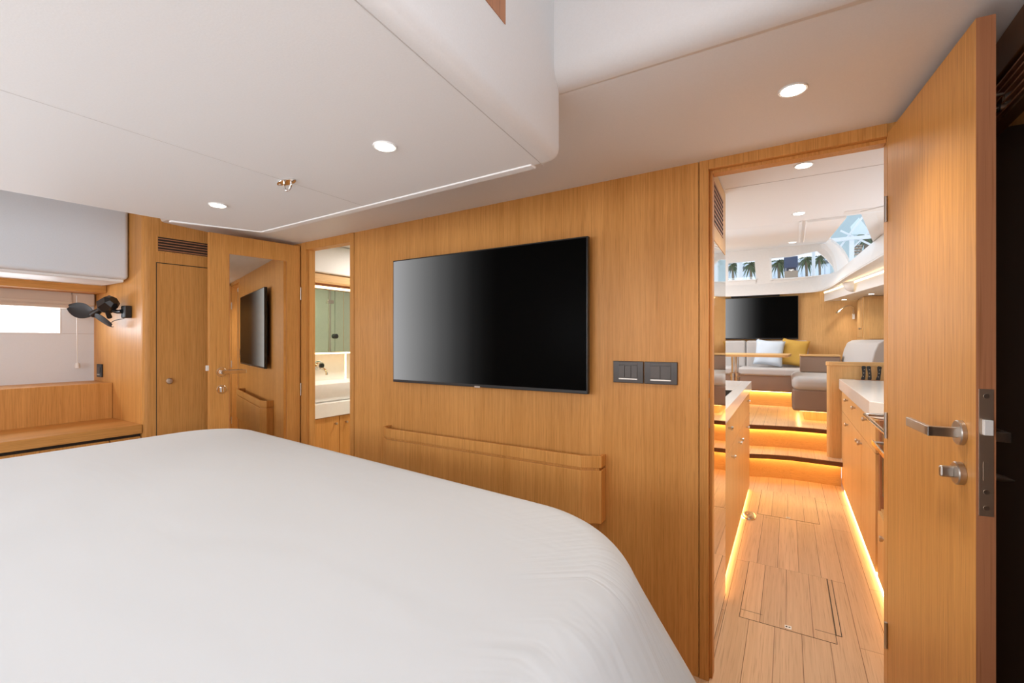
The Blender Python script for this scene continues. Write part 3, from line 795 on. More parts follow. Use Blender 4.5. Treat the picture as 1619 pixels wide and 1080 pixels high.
b.grid(rows); struct(b.build('wall_deckhouse', 'coaming', smooth=True, solid=.006), 'white band below the deckhouse windows', 'wall')
# side deck soffit with fascia
FA = smoothc([(.40, 7.08), (.46, 6.8), (.60, 6.0), (.75, 5.2), (.85, 4.5), (.90, 3.6), (.92, 2.9)])
b = MB()
b.grid([[(2.2, y, 1.768) for x, y in FA], [(x, y, 1.768) for x, y in FA], [(x, y, 1.885) for x, y in FA], [(x + .02, y, 1.885) for x, y in FA]])
struct(b.build('ceiling', 'ceil_band', solid=.004), 'white soffit under the side deck with downlights', 'ceiling')
b = MB(); b.grid([[(LO_[int(i * (len(LO_) - 1) / (len(FA) - 1) * .75 + len(LO_) * .22)][0] - .0, LO_[int(i * (len(LO_) - 1) / (len(FA) - 1) * .75 + len(LO_) * .22)][1], 1.886) for i in range(len(FA))], [(x + .14, y, 1.93) for x, y in FA]])
struct(b.build('ceiling', 'coaming', solid=.004), 'underside between the window band and the light cove', 'ceiling')
b = MB(); b.grid([[(x - .004, y, 1.874) for x, y in FA], [(x - .004, y, 1.890) for x, y in FA]])
o = b.build('led_strip', 'led_soft', solid=.003); tag(o, 'warm cove light strip along the side deck soffit', 'light strip')
# small quarter round bracket on the fascia
b = MB(); c_ = Vector((.62, 6.0, 1.88)); rows = []
for i in range(9):
    a = R(90 * i / 8); rows.append([(c_.x - .03 - .09 * math.cos(a) * math.cos(R(t)), c_.y + .10 * math.sin(R(t)) * math.cos(a), c_.z - .10 * math.sin(a)) for t in range(-90, 91, 15)])
b.grid(rows); tag(b.build('cove_light_cover', 'coaming', smooth=True, solid=.004), 'quarter-round white cover interrupting the cove light', 'light cover')

# front deckhouse panel with two windows at Y = 6.95
W1 = [(-.714, 2.105), (-.365, 2.090), (-.388, 2.347), (-.714, 2.342)]
W2 = [(-.18, 2.083), (.028, 2.079), (.30, 2.09), (.452, 2.105), (.500, 2.13), (.475, 2.20), (.406, 2.305), (.314, 2.405), (.16, 2.385), (.028, 2.362), (-.191, 2.362)]
def panel_hole(b, polys):
    pass
b = MB(); y0, y1 = 6.95, 7.0
for q in ([(-2.0, 2.06), (-2.0, 2.52), (-1.45, 2.52), (-1.45, 2.06)], [(-1.45, 2.34), (-1.45, 2.52), (.38, 2.52), (.40, 2.43), (.314, 2.405), (.16, 2.385), (.028, 2.362), (-.191, 2.362), (-.388, 2.347), (-.714, 2.342), (-1.45, 2.34)],
          [(-.365, 2.0), (-.388, 2.347), (-.191, 2.362), (-.18, 2.0)], [(-.86, 2.0), (-.86, 2.342), (-.714, 2.342), (-.714, 2.0)], [(-1.45, 2.0), (-1.45, 2.11), (-.86, 2.11), (-.86, 2.0)], [(-.714, 2.0), (-.714, 2.105), (-.365, 2.09), (-.365, 2.0)],
          [(-.18, 2.0), (-.18, 2.083), (.028, 2.079), (.30, 2.09), (.452, 2.105), (.5, 2.13), (.56, 2.13), (.56, 2.0)], [(.5, 2.13), (.475, 2.20), (.406, 2.305), (.314, 2.405), (.40, 2.43), (.50, 2.30), (.58, 2.13)]):
    b.extr([(x, y0, z) for x, z in q], (0, y1 - y0, 0))
struct(b.build('wall_deckhouse', 'coaming'), 'white window surround at the front of the deckhouse', 'wall')
def flat_pane(name, poly, y, label, parent=None):
    o = MB().extr([(x, y, z) for x, z in poly], (0, .006, 0)).build(name, 'glass'); return struct(o, label, 'window')
flat_pane('window_2', W1, 6.975, 'small front deckhouse window left of the white pillar')
flat_pane('window_3', W2, 6.975, 'wide front deckhouse window with a curved right end')
flat_pane('window_5', [(-1.45, 2.11), (-.86, 2.11), (-.86, 2.34), (-1.45, 2.34)], 6.975, 'front deckhouse window at port')
b = MB()
for P in (W1, W2):
    lo = sorted(P)[:1][0]
b.box(-.714, -.365, 6.93, 6.96, 2.082, 2.094); b.extr([(-.18, 6.93, 2.068), (.03, 6.93, 2.064), (.30, 6.93, 2.076), (.452, 6.93, 2.092), (.452, 6.93, 2.103), (.30, 6.93, 2.089), (.03, 6.93, 2.077), (-.18, 6.93, 2.081)], (0, .03, 0))
b.extr([(-.205, 6.93, 2.06), (-.18, 6.93, 2.06), (-.190, 6.93, 2.365), (-.213, 6.93, 2.365)], (0, .03, 0))
struct(b.build('trim_9', 'white'), 'bright white sill of the front windows', 'sill')
# slanted side glazing
g3 = [(.372, 5.80, 2.33), (.284, 3.12, 1.955), (.335, 3.09, 1.955), (.607, 4.81, 2.082), (.582, 5.4, 2.082), (.556, 5.94, 2.082)]
b = MB().extr(g3, (.005, 0, .006)); struct(b.build('window_4', 'glass'), 'slanted side deckhouse window with a gantry outside', 'window')
b = MB(); rows = []
for k in range(9):
    t = k / 8; bow = .03 * math.sin(math.pi * t)
    rows.append([(Vector((.39, 6.75, 2.46)).lerp(Vector((.512, 6.64, 2.08)), t) + Vector((bow, 0, bow))), (Vector((.372, 5.80, 2.33)).lerp(Vector((.556, 5.94, 2.08)), t) + Vector((bow * .6, 0, bow * .6)))])
b.grid(rows); struct(b.build('trim_10', 'white', solid=.02, smooth=True), 'bright white corner pillar of the deckhouse', 'pillar')
b = MB(); rows = []
for k in range(9):
    t = k / 8; bow = .035 * math.sin(math.pi * t)
    rows.append([Vector((.345, 6.93, 2.475)).lerp(Vector((.508, 6.93, 2.085)), t) + Vector((bow, 0, bow)), Vector((.40, 6.72, 2.455)).lerp(Vector((.525, 6.62, 2.07)), t) + Vector((bow, 0, bow))])
b.grid(rows); struct(b.build('trim_11', 'coaming', solid=.012, smooth=True), 'beige rim right of the wide front window', 'pillar')
b = MB().extr([(.335, 3.09, 1.955), (.62, 2.9, 1.955), (.74, 3.4, 2.09), (.66, 3.9, 2.085), (.607, 4.81, 2.082)], (.02, 0, .02))
b.extr([(ex(3.1) - .02, 3.05, 1.958), (1.0, 3.05, 1.958), (1.0, 3.13, 1.958), (ex(3.1) - .02, 3.13, 1.958)], (0, 0, .04))
struct(b.build('trim_12', 'coaming'), 'beige frame behind the slanted side window', 'pillar')

# saloon floor, steps
b = MB().box(-2.0, 2.2, 5.15, 7.15, .40, .46)
b.prism([(-2.0, 4.80), (-.7, 4.83)] + [(-.314, 4.865), (-.15, 4.915), (.02, 4.950), (.2, 4.958), (.296, 4.950), (2.2, 4.94), (2.2, 5.15), (-2.0, 5.15)], .425, .46)
struct(b.build('floor', 'floor'), 'raised oak floor of the saloon', 'floor')
def step(pts, y1, z0, z1, x1, label, riser_in, zr0):
    s_ = thing('step', (0, pts[len(pts) // 2][1], zr0), label, 'step', 'steps up to the saloon')
    P = pts + [(x1, pts[-1][1]), (x1, y1), (pts[0][0], y1)]
    if zr0 < .1: MB().prism(P, z1 - .004, z1).build('tread', 'floor', s_)
    N_ = [(x, y - .004) for x, y in pts]
    MB().prism([(x, y - .003) for x, y in pts] + [(x, y + .03) for x, y in reversed(pts)], z1 - .042, z1 - .0045 + (.0 if zr0 < .1 else -.0)).build('nosing', 'wood_dark', s_, bevel=.003)
    MB().prism([(x, y + riser_in) for x, y in pts] + [(x, y + riser_in + .03) for x, y in reversed(pts)], zr0, z1 - .04).build('riser', 'wood_palex', s_)
    l = MB().prism([(x, y + riser_in - .03) for x, y in pts] + [(x, y + riser_in - .022) for x, y in reversed(pts)], z1 - .047, z1 - .0425).build('led_strip', 'led_hid', s_)
st1 = [(-2.0, 4.60), (-.7, 4.58), (-.45, 4.59), (-.297, 4.604), (-.15, 4.66), (.02, 4.70), (.2, 4.69), (.391, 4.677)]
step(st1, 5.12, 0, .24, .391, 'lower oak step with dark nosing, glowing beneath', .13, 0)
st2 = [(-2.0, 4.80), (-.7, 4.83), (-.314, 4.865), (-.15, 4.915), (.02, 4.950), (.2, 4.958), (.296, 4.950), (.44, 4.940)]
step(st2, 5.08, 0, .4595, .44, 'upper oak step with dark nosing at the saloon floor', .09, .24)
# saloon walls
b = MB().box(-2.0, 2.2, 7.10, 7.15, .4, 2.0)
struct(b.build('wall_front', 'wood_pale'), 'oak wall at the end of the saloon', 'wall')
b = MB().box(2.15, 2.2, 2.5, 7.15, 0, 2.0); struct(b.build('wall_starboard', 'wood_pale'), 'oak side wall of the saloon', 'wall')
b = MB().box(-2.05, -2.0, 4.55, 7.15, 0, 2.6); struct(b.build('wall_port', 'wood_pale'), 'oak side wall of the saloon at port', 'wall')
b = MB().box(1.0, 2.2, 2.5, 2.55, 0, 2.0).box(1.0, 1.05, 1.86, 2.5, 0, 2.0); struct(b.build('wall_galley', 'wood_pale'), 'oak galley wall', 'wall')
b = MB().box(-.98, -.93, 1.86, 4.55, 0, 2.15); struct(b.build('wall_galley', 'white_panel'), 'white galley wall behind the sink', 'wall')
# lockers at the right end of the saloon wall
lo = thing('saloon_locker', (1.2, 6.6, .46), 'pale oak locker in the far right corner of the saloon', 'locker')
MB().box(.735, 2.14, 6.47, 7.099, .46, 1.762).build('carcass', 'wood_pale', lo)
q = MB().box(.729, .736, 6.55, 7.0, 1.30, 1.74).build('door', 'wood_pale', lo, bevel=.001); knob(q, (.729, 6.62, 1.40), (-1, 0, 0), .012)
MB().box(.78, .95, 6.463, 6.471, 1.28, 1.74).build('door', 'wood_pale', lo, bevel=.001)

# =================================================================== GALLEY: tall unit at left
tu = thing('tall_appliance_cabinet', (-.58, 2.13, 0), 'tall galley cabinet with louvred oak top and mirror-polished front', 'cabinet')
MB().box(-.92, -.262, 1.87, 2.40, .0, 1.958).build('carcass', 'wood_pale', tu)
MB().box(-.264, -.2575, 1.872, 2.398, 1.665, 1.957).build('top_panel', 'wood_pale', tu, bevel=.001)
MB().box(-.264, -.2575, 1.872, 2.398, .02, 1.66).build('polished_front', 'gloss', tu)
vo = MB().box(-.258, -.2570, 2.0, 2.30, 1.727, 1.895).build('vent_opening', 'gap', tu)
b = MB()
for k in range(9): b.box(-.2575, -.2555, 2.0, 2.30, 1.7275 + k * .0205, 1.7275 + k * .0205 + .009)
b.build('louvre_slats', 'wood_edge', vo)

# sink unit
su = thing('sink_cabinet', (-.58, 3.35, 0), 'oak base cabinet with drawers and doors under the galley sink', 'cabinet')
MB().box(-.92, -.292, 2.426, 4.29, .03, .752).build('carcass', 'wood_edge', su)
MB().box(-.90, -.31, 2.43, 4.28, .0, .03).build('plinth', 'wood_pale', su)
for y0, y1, ks in ((2.43, 3.352, (2.71, 2.875)), (3.356, 4.298, (4.01, 3.84))):
    q = MB().box(-.292, -.278, y0, y1, .645, .836).build('drawer', 'wood_pale', su, bevel=.001); knob(q, (-.278, ks[0], .780), (1, 0, 0), .012, 'chrome')
for y0, y1, k_ in ((2.43, 2.95, 2.875), (2.953, 3.352, 3.297), (3.356, 3.85, 3.412), (3.853, 4.298, 3.92)):
    q = MB().box(-.292, -.278, y0, y1, .035, .641).build('door', 'wood_pale', su, bevel=.001); knob(q, (-.278, k_, .590), (1, 0, 0), .012, 'chrome')
o = MB().box(-.308, -.286, 2.43, 4.29, .001, .016).build('led_strip', 'led'); tag(o, 'warm light strip at the floor under the sink cabinet', 'light strip')
wt = MB()
hx_, X1, y0, y1 = -.263, -.92, 2.426, 4.31
sx0, sx1, sy0, sy1 = -.72, -.325, 2.75, 3.47
wt.box(sx1, hx_, y0, y1, .84, .914).box(X1, sx0, y0, y1, .84, .914).box(sx0, sx1, y0, sy0, .84, .914).box(sx0, sx1, sy1, y1, .84, .914)
tag(wt.build('worktop', 'worktop', bevel=.002), 'white galley worktop around the sink on the left', 'worktop')
b = MB().box(sx0, sx1, sy0, sy1, .76, .765).box(sx0, sx0 + .004, sy0, sy1, .765, .912).box(sx1 - .004, sx1, sy0, sy1, .765, .912).box(sx0, sx1, sy0, sy0 + .004, .765, .912).box(sx0, sx1, sy1 - .004, sy1, .765, .912)
tag(b.build('sink', 'sink'), 'dark recessed sink in the left galley worktop', 'sink')

# foot pump
fpz = thing('foot_pump', (-.247, 3.647, 0), 'chrome oval foot pump on the floor beside the sink cabinet', 'foot pump')
def oval(rx, ry, n=28): return [(-.240 + rx * math.cos(2 * math.pi * k / n), 3.647 + ry * math.sin(2 * math.pi * k / n)) for k in range(n)]
MB().prism(oval(.050, .085), .0005, .008, oval(.047, .08)).build('base_plate', 'chrome', fpz)
MB().prism(oval(.036, .062), .008, .022, oval(.030, .055)).build('pedal', 'steel', fpz, bevel=.002)
MB().prism(oval(.012, .030), .022, .025, oval(.011, .028)).build('tread_pad', 'bronze', fpz)

# floor hatches
def hatch(x0, x1, y0, y1, label, lat):
    h = thing('floor_hatch', ((x0 + x1) / 2, (y0 + y1) / 2, 0), label, 'floor hatch', 'galley floor hatches')
    MB().box(x0 - .0025, x1 + .0025, y0 - .0025, y1 + .0025, .0001, .0006).build('shadow_gap', 'gap', h)
    p = MB().box(x0, x1, y0, y1, .0002, .0013)
    p.build('hatch_board', 'hatch', h)
    l = MB().box(-.013, .013, lat - .013, lat + .013, .0005, .0019).build('latch_plate', 'white', h, bevel=.0004)
    b = MB().cyl((-.006, lat, .0015), (-.006, lat, .0024), .004, 12).cyl((.005, lat, .0015), (.005, lat, .0024), .004, 12); b.build('finger_hole', 'gap', l)
hatch(-.188, .172, 2.295, 2.897, 'large floor hatch with small latch nearest the galley entry', 2.318)
hatch(-.188, .182, 3.735, 4.352, 'floor hatch further along the galley before the steps', 3.757)
b = MB().box(.1735, .1765, 2.36, 2.895, .0001, .0015).box(.193, .196, 2.36, 2.9, .0001, .0006).box(.0995, .196, 2.36, 2.3625, .0001, .0016).box(-.188, -.1, 2.36, 2.3625, .0001, .0016)
struct(b.build('trim_13', 'gap'), 'dark joints beside the floor hatch', 'seam')

# right galley unit
cu = thing('galley_cabinet', (.65, 3.9, 0), 'oak base cabinet with drawers below the right galley worktop', 'cabinet')
MB().box(.407, 1.0, 3.03, 4.80, .03, .838).build('carcass', 'wood_edge', cu)
for y0, y1, ky, kd_ in ((3.035, 3.588, 3.334, 3.551), (3.592, 4.098, 3.87, 3.641), (4.102, 4.80, 4.322, 4.300)):
    q = MB().box(.393, .407, y0, y1, .660, .836).build('drawer', 'wood_pale', cu, bevel=.001); knob(q, (.393, ky, .795), (-1, 0, 0), .013, 'bronze')
    q = MB().box(.393, .407, y0, y1, .035, .656).build('door', 'wood_pale', cu, bevel=.001); knob(q, (.393, kd_, .612), (-1, 0, 0), .013, 'bronze')
MB().box(.407, 1.0, 3.0, 3.03, .03, .838).build('end_panel', 'wood_edge', cu)
o = MB().box(.399, .412, 2.2, 4.65, .001, .017).build('led_strip', 'led'); tag(o, 'warm light strip at the floor along the right cabinets', 'light strip')
wt2 = MB().prism([(.375, 3.10), (.375, 4.805), (1.0, 4.805), (1.0, 3.03), (.43, 3.03)], .84, .928).build('worktop', 'worktop', bevel=.004)
tag(wt2, 'white galley worktop with knives on the right', 'worktop')
sb_ = thing('stove_cabinet', (.7, 2.6, 0), 'oak cabinet section around the stove recess with a low drawer', 'cabinet')
MB().box(.41, 1.0, 2.25, 2.99, .03, .385).build('carcass', 'wood_pale', sb_)
q = MB().box(.396, .41, 2.25, 2.99, .035, .375).build('drawer', 'wood_pale', sb_, bevel=.001); knob(q, (.396, 2.755, .31), (-1, 0, 0), .014)
MB().box(.40, 1.0, 2.2, 2.25, .03, .928).build('side_panel', 'wood_pale', sb_)
MB().box(.97, 1.0, 2.25, 2.99, .385, .9).build('back_panel', 'dark_in', sb_)
so = thing('stove', (.68, 2.62, .43), 'steel gimballed stove with chrome rails in the right galley run', 'stove')
MB().box(.42, .93, 2.30, 2.95, .45, .875).build('oven_body', 'steel', so, bevel=.004)
od = MB().box(.405, .42, 2.32, 2.93, .47, .79).build('oven_door', 'black', so, bevel=.003)
for y in (2.74, 2.34): MB().tube([(.405, y, .768), (.35, y, .768)], .007, 10).build('handle_post', 'chrome', od)
MB().box(.342, .350, 2.32, 2.76, .757, .778).build('handle', 'chrome', od, bevel=.002)
MB().tube([(.44, 3.0, .868), (.36, 3.005, .866), (.343, 2.99, .866), (.340, 2.7, .870), (.340, 2.25, .876)], .0085, 12).build('front_rail', 'chrome', so, smooth=True)
MB().box(.42, .93, 2.30, 2.95, .876, .886).build('hob_plate', 'steel', so, bevel=.002)
for cx, cy in ((.55, 2.78), (.55, 2.47), (.80, 2.78), (.80, 2.47)):
    MB().lathe([(.045, .886), (.05, .9), (.03, .908), (.001, .908)], (cx, cy, 0), 20).build('burner', 'blackm', so, smooth=True)
b = MB()
for y in (2.36, 2.52, 2.66, 2.80, 2.90): b.box(.44, .92, y - .003, y + .003, .905, .916)
for x in (.44, .66, .92): b.box(x - .003, x + .003, 2.33, 2.92, .895, .916)
b.build('pan_grate', 'blackm', so)
b = MB().box(.425, .435, 2.86, 2.95, .88, .955).box(.435, .92, 2.94, 2.948, .88, .955); b.build('pot_clamp', 'steel', so, bevel=.001)
for y in (2.40, 2.55, 2.70, 2.85):
    MB().cyl((.40, y, .83), (.42, y, .83), .016).build('control_knob', 'black', so, smooth=True)

# partition
pa = thing('half_height_partition', (.8, 4.84, .24), 'oak half-height partition with capped top behind the right worktop', 'partition')
pp = arc(.325, 4.845, .035, 90, 270, 6) + [(1.6, 4.81), (1.6, 4.88)]
MB().prism(pp, .24, 1.04).build('panel', 'wood_pale', pa)
cp = arc(.325, 4.845, .043, 90, 270, 6) + [(1.6, 4.802), (1.6, 4.888)]
MB().prism(cp, 1.04, 1.074).build('cap_rail', 'wood_palex', pa, bevel=.003)
# knives
def knife(x, lean, label):
    k = thing('knife', (x, 4.755, .929), label, 'knife', 'knives in the worktop slot')
    p0 = Vector((x, 4.755, .93)); top = Vector((x + lean, 4.755, 1.045))
    dv = (top - p0).normalized(); sd = Vector((dv.z, 0, -dv.x))
    rows = []
    for t, wv in ((0, .012), (.12, .013), (.3, .0105), (.55, .0115), (.8, .013), (.93, .015), (1, .009)):
        c = p0.lerp(top, t) + sd * (.004 * math.sin(t * 5)); rows.append([c + sd * wv + Vector((0, -.007, 0)), c + sd * wv + Vector((0, .007, 0)), c - sd * wv + Vector((0, .007, 0)), c - sd * wv + Vector((0, -.007, 0))])
    b = MB().grid(rows, close=True); b.f.append([0, 1, 2, 3]); b.f.append([24, 25, 26, 27])
    hdl = b.build('handle', 'black', k, bevel=.002)
    r = MB()
    for t in (.25, .5, .75):
        c = p0.lerp(top, t) + Vector((0, -.0085, 0)); r.cyl(c, c + Vector((0, .002, 0)), .003, 10)
    r.build('rivets', 'chrome', hdl)
knife(.532, .012, 'black-handled knife leftmost in the worktop slot, tip leaning right')
knife(.576, .0, 'black-handled knife standing upright in the middle of the slot')
knife(.630, .017, 'black-handled knife rightmost in the worktop slot, set apart')
o = MB().box(.48, .72, 4.735, 4.775, .9283, .9300).build('knife_slot', 'wood_edge', bevel=.0005); tag(o, 'narrow wood slot strip let into the right worktop', 'knife slot')

# =================================================================== SALOON FURNITURE
sf = thing('sofa', (-.6, 6.6, .46), 'grey saloon sofa below the far television, amber light beneath', 'sofa')
def pad(name, x0, x1, y0, y1, z0, z1, m, parent, r=.03):
    return MB().box(x0, x1, y0, y1, z0, z1).build(name, m, parent, bevel=r, seg=4)
MB().box(-1.9, .25, 6.42, 7.05, .46, .65).build('toe_kick', 'wood_palex', sf)
pad('base', -1.9, .22, 6.33, 7.05, .64, .86, 'sofa_shaded', sf, .02)
for x0, x1 in ((-1.9, -1.2), (-1.195, -.545), (-.54, .16)): pad('seat_cushion', x0, x1, 6.31, 6.82, .83, .925, 'sofa', sf, .028)
for x0, x1 in ((-1.9, -1.2), (-1.195, -.485), (-.48, .22)): pad('back_cushion', x0, x1, 6.80, 7.03, .90, 1.262, 'sofa', sf, .03)
MB().box(-1.9, .12, 6.375, 6.41, .634, .6395).build('led_strip', 'led', sf)
ch = thing('chaise', (.3, 5.7, .46), 'grey upholstered chaise floating above amber light by the partition', 'chaise')
MB().box(.14, .9, 5.45, 6.3, .46, .57).build('plinth', 'wood_pale', ch)
pad('base', .035, .95, 5.28, 6.3, .565, .78, 'sofa_shaded', ch, .025)
pad('seat_cushion', .03, .95, 5.265, 6.3, .765, .905, 'sofa', ch, .06)
MB().box(.10, .9, 5.35, 5.38, .558, .5645).build('led_strip', 'led', ch)
MB().box(.085, .11, 5.39, 6.25, .558, .5645).build('led_strip', 'led', ch)
am_ = thing('armrest', (.3, 6.1, .91), 'low grey armrest with oak cap behind the chaise', 'armrest')
pad('upholstery', .115, .485, 6.03, 6.20, .907, 1.085, 'sofa_shaded', am_, .012)
MB().box(.11, .485, 6.02, 6.21, 1.085, 1.105).build('cap', 'wood_palex', am_, bevel=.003)
# big angled back cushion
bc = thing('back_cushion', (.7, 5.5, .9), 'large grey slanted back cushion rising behind the half-height partition', 'cushion')
def sect(t):
    x0 = .50 + .13 * t; y = 6.15 - 1.05 * t
    prof = [(0, .91), (.0, 1.05), (.022, 1.16), (.05, 1.235), (.09, 1.262), (.14, 1.268), (.36, 1.262), (.40, 1.23), (.40, .91)]
    return [(x0 + a, y, z) for a, z in prof]
rows = [sect(t / 10) for t in range(11)]
b = MB().grid(rows); n = 9; b.f.append(list(range(n))); b.f.append([len(b.v) - n + k for k in range(n)])
b.build('cushion_body', 'sofa', bc, bevel=.012, seg=3)
tbq = thing('saloon_table', (-.6, 5.7, .46), 'pale oak saloon table on a chrome pedestal', 'table')
MB().prism(rounded([(-1.3, 5.30), (.0, 5.30), (.035, 5.95), (-1.3, 5.95)], [.03, .05, .05, .03]), 1.088, 1.116).build('table_top', 'wood_palex', tbq, bevel=.004)
MB().cyl((-.505, 5.6, .47), (-.505, 5.6, 1.088), .040, 28).build('column', 'chrome', tbq, smooth=True)
MB().lathe([(.05, .86), (.055, .865), (.055, .90), (.05, .905)], (-.505, 5.6, 0), 28).build('collar', 'chrome', tbq, smooth=True)
MB().cyl((-.505, 5.6, .47), (-.505, 5.6, .87), .052, 28).build('lower_column', 'chrome', tbq, smooth=True)
MB().lathe([(.15, .4605), (.15, .468), (.06, .48)], (-.505, 5.6, 0), 32).build('foot', 'steel', tbq, smooth=True)

def cushion(name, cx, cz, w_, h_, th, m, rot, tilt, y, label):
    rows = []
    n = 16; Mx = Matrix.Translation((cx, y, cz)) @ Matrix.Rotation(rot, 4, 'Y') @ Matrix.Rotation(tilt, 4, 'X')
    b = MB(Mx)
    for sgn in (1, -1):
        rows = []
        for i in range(n + 1):
            u_ = -1 + 2 * i / n; row = []
            for j in range(n + 1):
                v_ = -1 + 2 * j / n
                pin = 1 - .10 * (1 - abs(u_) ** 2) * abs(v_) ** 3; pin2 = 1 - .10 * (1 - abs(v_) ** 2) * abs(u_) ** 3
                t_ = th * (max(0, (1 - u_ ** 4)) * max(0, (1 - v_ ** 4))) ** .5
                t_ *= 1 + .10 * math.sin(u_ * 5 + 1) * math.sin(v_ * 4)
                row.append((u_ * w_ / 2 * pin2, -sgn * t_ / 2, v_ * h_ / 2 * pin))
            rows.append(row)
        b.grid(rows)
    o = b.build(name, m, smooth=True); o.modifiers.clear()
    import bmesh
    bm = bmesh.new(); bm.from_mesh(o.data); bmesh.ops.remove_doubles(bm, verts=bm.verts, dist=.0005); bmesh.ops.recalc_face_normals(bm, faces=bm.faces); bm.to_mesh(o.data); bm.free()
    tag(o, label, 'cushion')
cushion('scatter_cushion', -.205, 1.106, .33, .34, .12, 'blue', R(6), R(-14), 6.57, 'pale blue scatter cushion leaning on the grey sofa')
cushion('scatter_cushion', .065, 1.108, .30, .35, .11, 'mustard', R(8), R(-10), 6.68, 'mustard yellow scatter cushion beside the pale blue one')
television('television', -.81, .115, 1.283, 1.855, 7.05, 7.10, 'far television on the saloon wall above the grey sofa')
sb2 = thing('soundbar', (-.39, 7.05, 1.86), 'slim black speaker box above the far television', 'speaker')
MB().box(-.683, -.097, 7.0, 7.099, 1.862, 1.905).build('housing', 'blackm', sb2, bevel=.006)
MB().box(-.67, -.11, 6.997, 7.001, 1.868, 1.899).build('grille', 'black', sb2)
# reading lamp
rl = thing('reading_lamp', (.70, 7.1, 1.53), 'chrome gooseneck reading lamp at the right of the saloon wall', 'lamp')
MB().box(.690, .716, 7.08, 7.0995, 1.53, 1.60).build('wall_mount', 'white', rl, bevel=.003)
b = MB().tube(smoothc([(.703, 7.085, 1.59), (.70, 7.06, 1.67), (.67, 7.03, 1.70), (.61, 7.0, 1.69), (.565, 6.98, 1.645)], 3), .008, 10); b.build('gooseneck', 'chrome', rl, smooth=True)
b = MB().tube([(.575, 6.985, 1.66), (.545, 6.975, 1.625), (.520, 6.965, 1.60)], [.010, .017, .018], 14); b.build('lamp_head', 'chrome', rl, smooth=True)

downlight('first round downlight in the galley ceiling inside the entry', (.054, 2.167, 1.960), .034, 17, 'galley downlights')
downlight('middle round downlight in the galley ceiling', (.051, 2.964, 1.960), .032, 17, 'galley downlights')
t_ = downlight('furthest round downlight, in the sloping saloon ceiling', (.042, 5.854, sz(5.854) + .001), .042, 12, 'galley downlights')
t_.rotation_euler = (R(8.08), 0, 0)
downlight('left small downlight under the side deck soffit', (.587, 6.87, 1.766), .03, 4, 'soffit downlights')
downlight('right small downlight under the side deck soffit', (.768, 6.2, 1.766), .03, 4, 'soffit downlights')

# =================================================================== OUTSIDE: the marina
pale = mat('pale_blue_cladding', (.62, .72, .80), .7); conc = mat('tan_wall', (.36, .27, .20), .8); navy = mat('navy_canvas', (.03, .055, .12), .7)
palm_g = mat('palm_green', (.05, .09, .03), .8); palm_t = mat('palm_trunk', (.16, .12, .08), .9); steelw = mat('white_painted_steel', (.75, .78, .8), .5); dg = mat('dark_grey_roof', (.10, .12, .14), .7)
ob = thing('boat_shed', (3, 92, 0), 'pale blue clad waterfront building outside the windows', 'building')
MB().box(-14, 9, 92, 98, 0, 15.5).build('wall', pale, ob)
b = MB()
for k in range(30): b.box(-14 + k * .8, -13.92 + k * .8, 91.95, 92, 0, 15.5)
b.build('cladding_ribs', mat('rib_shade', (.36, .45, .53), .7), ob)
MB().box(-14, 9, 91.8, 92, 14.3, 14.8).build('gutter', dg, ob)
MB().box(-14, 9, 91.9, 92, 12.0, 12.25).build('wall_rail', conc, ob)
for r_, Y_, rad, lab in ((-.0815, 40, .20, 'white mast outside the small front window'), (.040, 40, .11, 'white mast outside the wide front window')):
    tag(MB().cyl((r_ * Y_, Y_, 0), (r_ * Y_, Y_, 9.5), rad).build('mast', steelw), lab, 'mast')
Y_ = 36
bo = thing('boat', (.16, Y_ + 1, 0), 'moored boat with tan cabin and dark blue awning outside the wide window', 'boat')
MB().prism([(-1.2, Y_ - 2), (1.4, Y_ - 2), (1.4, Y_ + 3), (-1.2, Y_ + 3)], 0, 2.0).build('hull', steelw, bo)
MB().prism([(-.30, Y_ - .5), (.64, Y_ - .5), (.60, Y_ + 2.4), (-.30, Y_ + 2.4)], 2.0, 6.0, [(-.20, Y_ - .3), (.56, Y_ - .3), (.56, Y_ + 2.2), (-.20, Y_ + 2.2)]).build('cabin', conc, bo)
MB().prism([(-.24, Y_), (.56, Y_), (.56, Y_ + 2), (-.24, Y_ + 2)], 6.25, 7.0).build('awning', navy, bo)
for x in (-.15, .47): MB().box(x, x + .04, Y_ + .1, Y_ + .14, 5.98, 6.26).build('awning_post', steelw, bo)
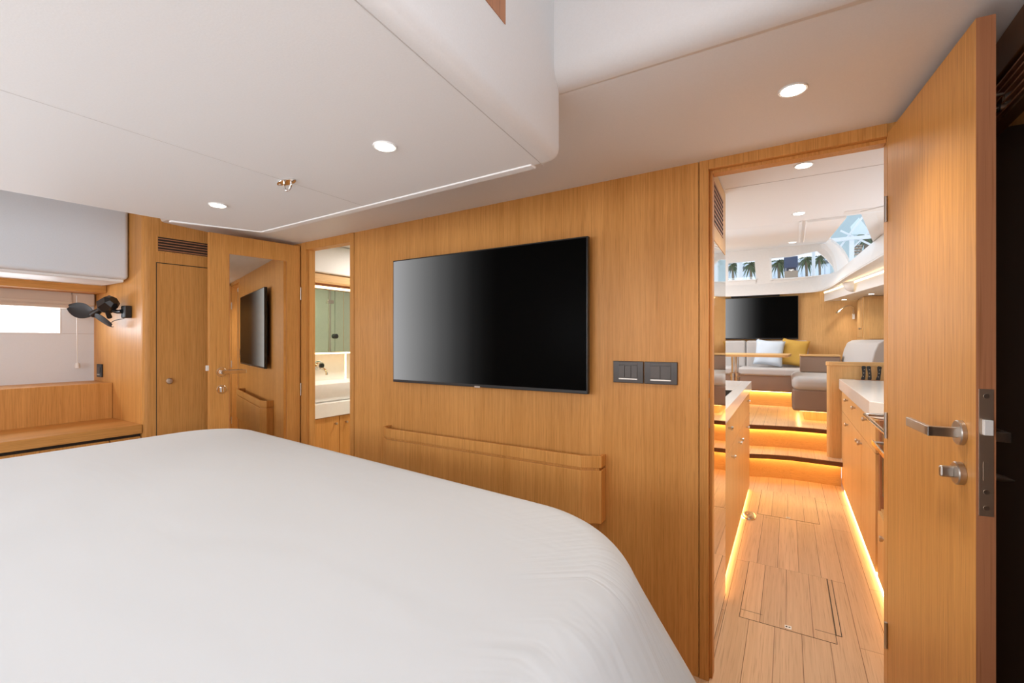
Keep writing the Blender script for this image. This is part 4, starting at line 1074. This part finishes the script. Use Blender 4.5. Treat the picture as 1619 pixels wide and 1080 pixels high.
def palm(r_, y, el_, label, R_=1.0):
    x = r_ * y; h = 1.25 + el_ * y
    p = thing('palm_tree', (x, y, 0), label, 'palm tree', 'palms outside the windows')
    MB().tube([(x, y, 0), (x + .15, y, h * .5), (x, y, h)], [.22, .15, .12], 10).build('trunk', palm_t, p)
    b = MB()
    for k in range(26):
        a = k * 2.4; el = .9 - (k % 5) * .38; L_ = (1.0 + .4 * random.random()) * R_
        rows = []
        for i in range(7):
            t = i / 6; r = L_ * t; z = h + math.sin(el) * r - .75 * r * r / R_
            c = Vector((x + math.cos(a) * r * .8, y + math.sin(a) * r * .8, z)); s_ = Vector((-math.sin(a), math.cos(a), -.6)) * R_ * (.11 * math.sin(math.pi * min(1, t + .12)) + .01)
            rows.append([c - s_, c, c + s_])
        b.grid(rows)
    b.build('crown', palm_g, p, solid=.01)
palm(-.0945, 60, .152, 'palm tree left of the mast in the small front window', .8)
palm(-.0625, 62, .150, 'palm tree right of the mast in the small front window', 1.1)
palm(-.0155, 56, .150, 'palm tree at the left end of the wide front window', 1.0)
palm(.0285, 64, .152, 'palm tree hanging low in the middle of the wide front window', 1.0)
palm(.0490, 72, .153, 'palm tree near the curved end of the wide front window', 1.0)
palm(.1180, 26, .182, 'palm tree seen through the slanted side window', .6)
ga = thing('steel_gantry', (1.8, 18, 0), 'white steel gantry with cross braces outside the side window', 'gantry')
MB().box(1.68, 1.80, 18, 18.12, 0, 4.55).build('post', steelw, ga)
MB().box(1.1, 2.5, 17.95, 18.1, 4.50, 4.60).build('beam', steelw, ga)
for a_, c_ in (((1.30, 18.1, 4.1), (2.15, 18.1, 5.4)), ((1.45, 18.1, 4.85), (2.45, 18.1, 4.15)), ((1.80, 18.1, 4.3), (2.45, 18.1, 5.0))):
    MB().tube([a_, c_], .03, 8).build('brace', steelw, ga)
MB().extr([(1.78, 18.3, 4.75), (2.28, 18.3, 4.68), (1.95, 18.3, 5.25), (1.74, 18.3, 5.0)], (0, .1, 0)).build('canvas_panel', mat('pale_canvas', (.72, .82, .84), .6), ga)
for k in range(4): MB().box(1.80, 2.05, 18.4, 18.6, 4.08 + k * .09, 4.12 + k * .09).build('gangway_tread', conc, ga)
o = MB().box(1.99, 7, 30, 30.4, 0, 14).build('hangar_wall', mat('grey_green_cladding', (.42, .52, .54), .7)); tag(o, 'grey green shed wall behind the gantry in the side window', 'building')
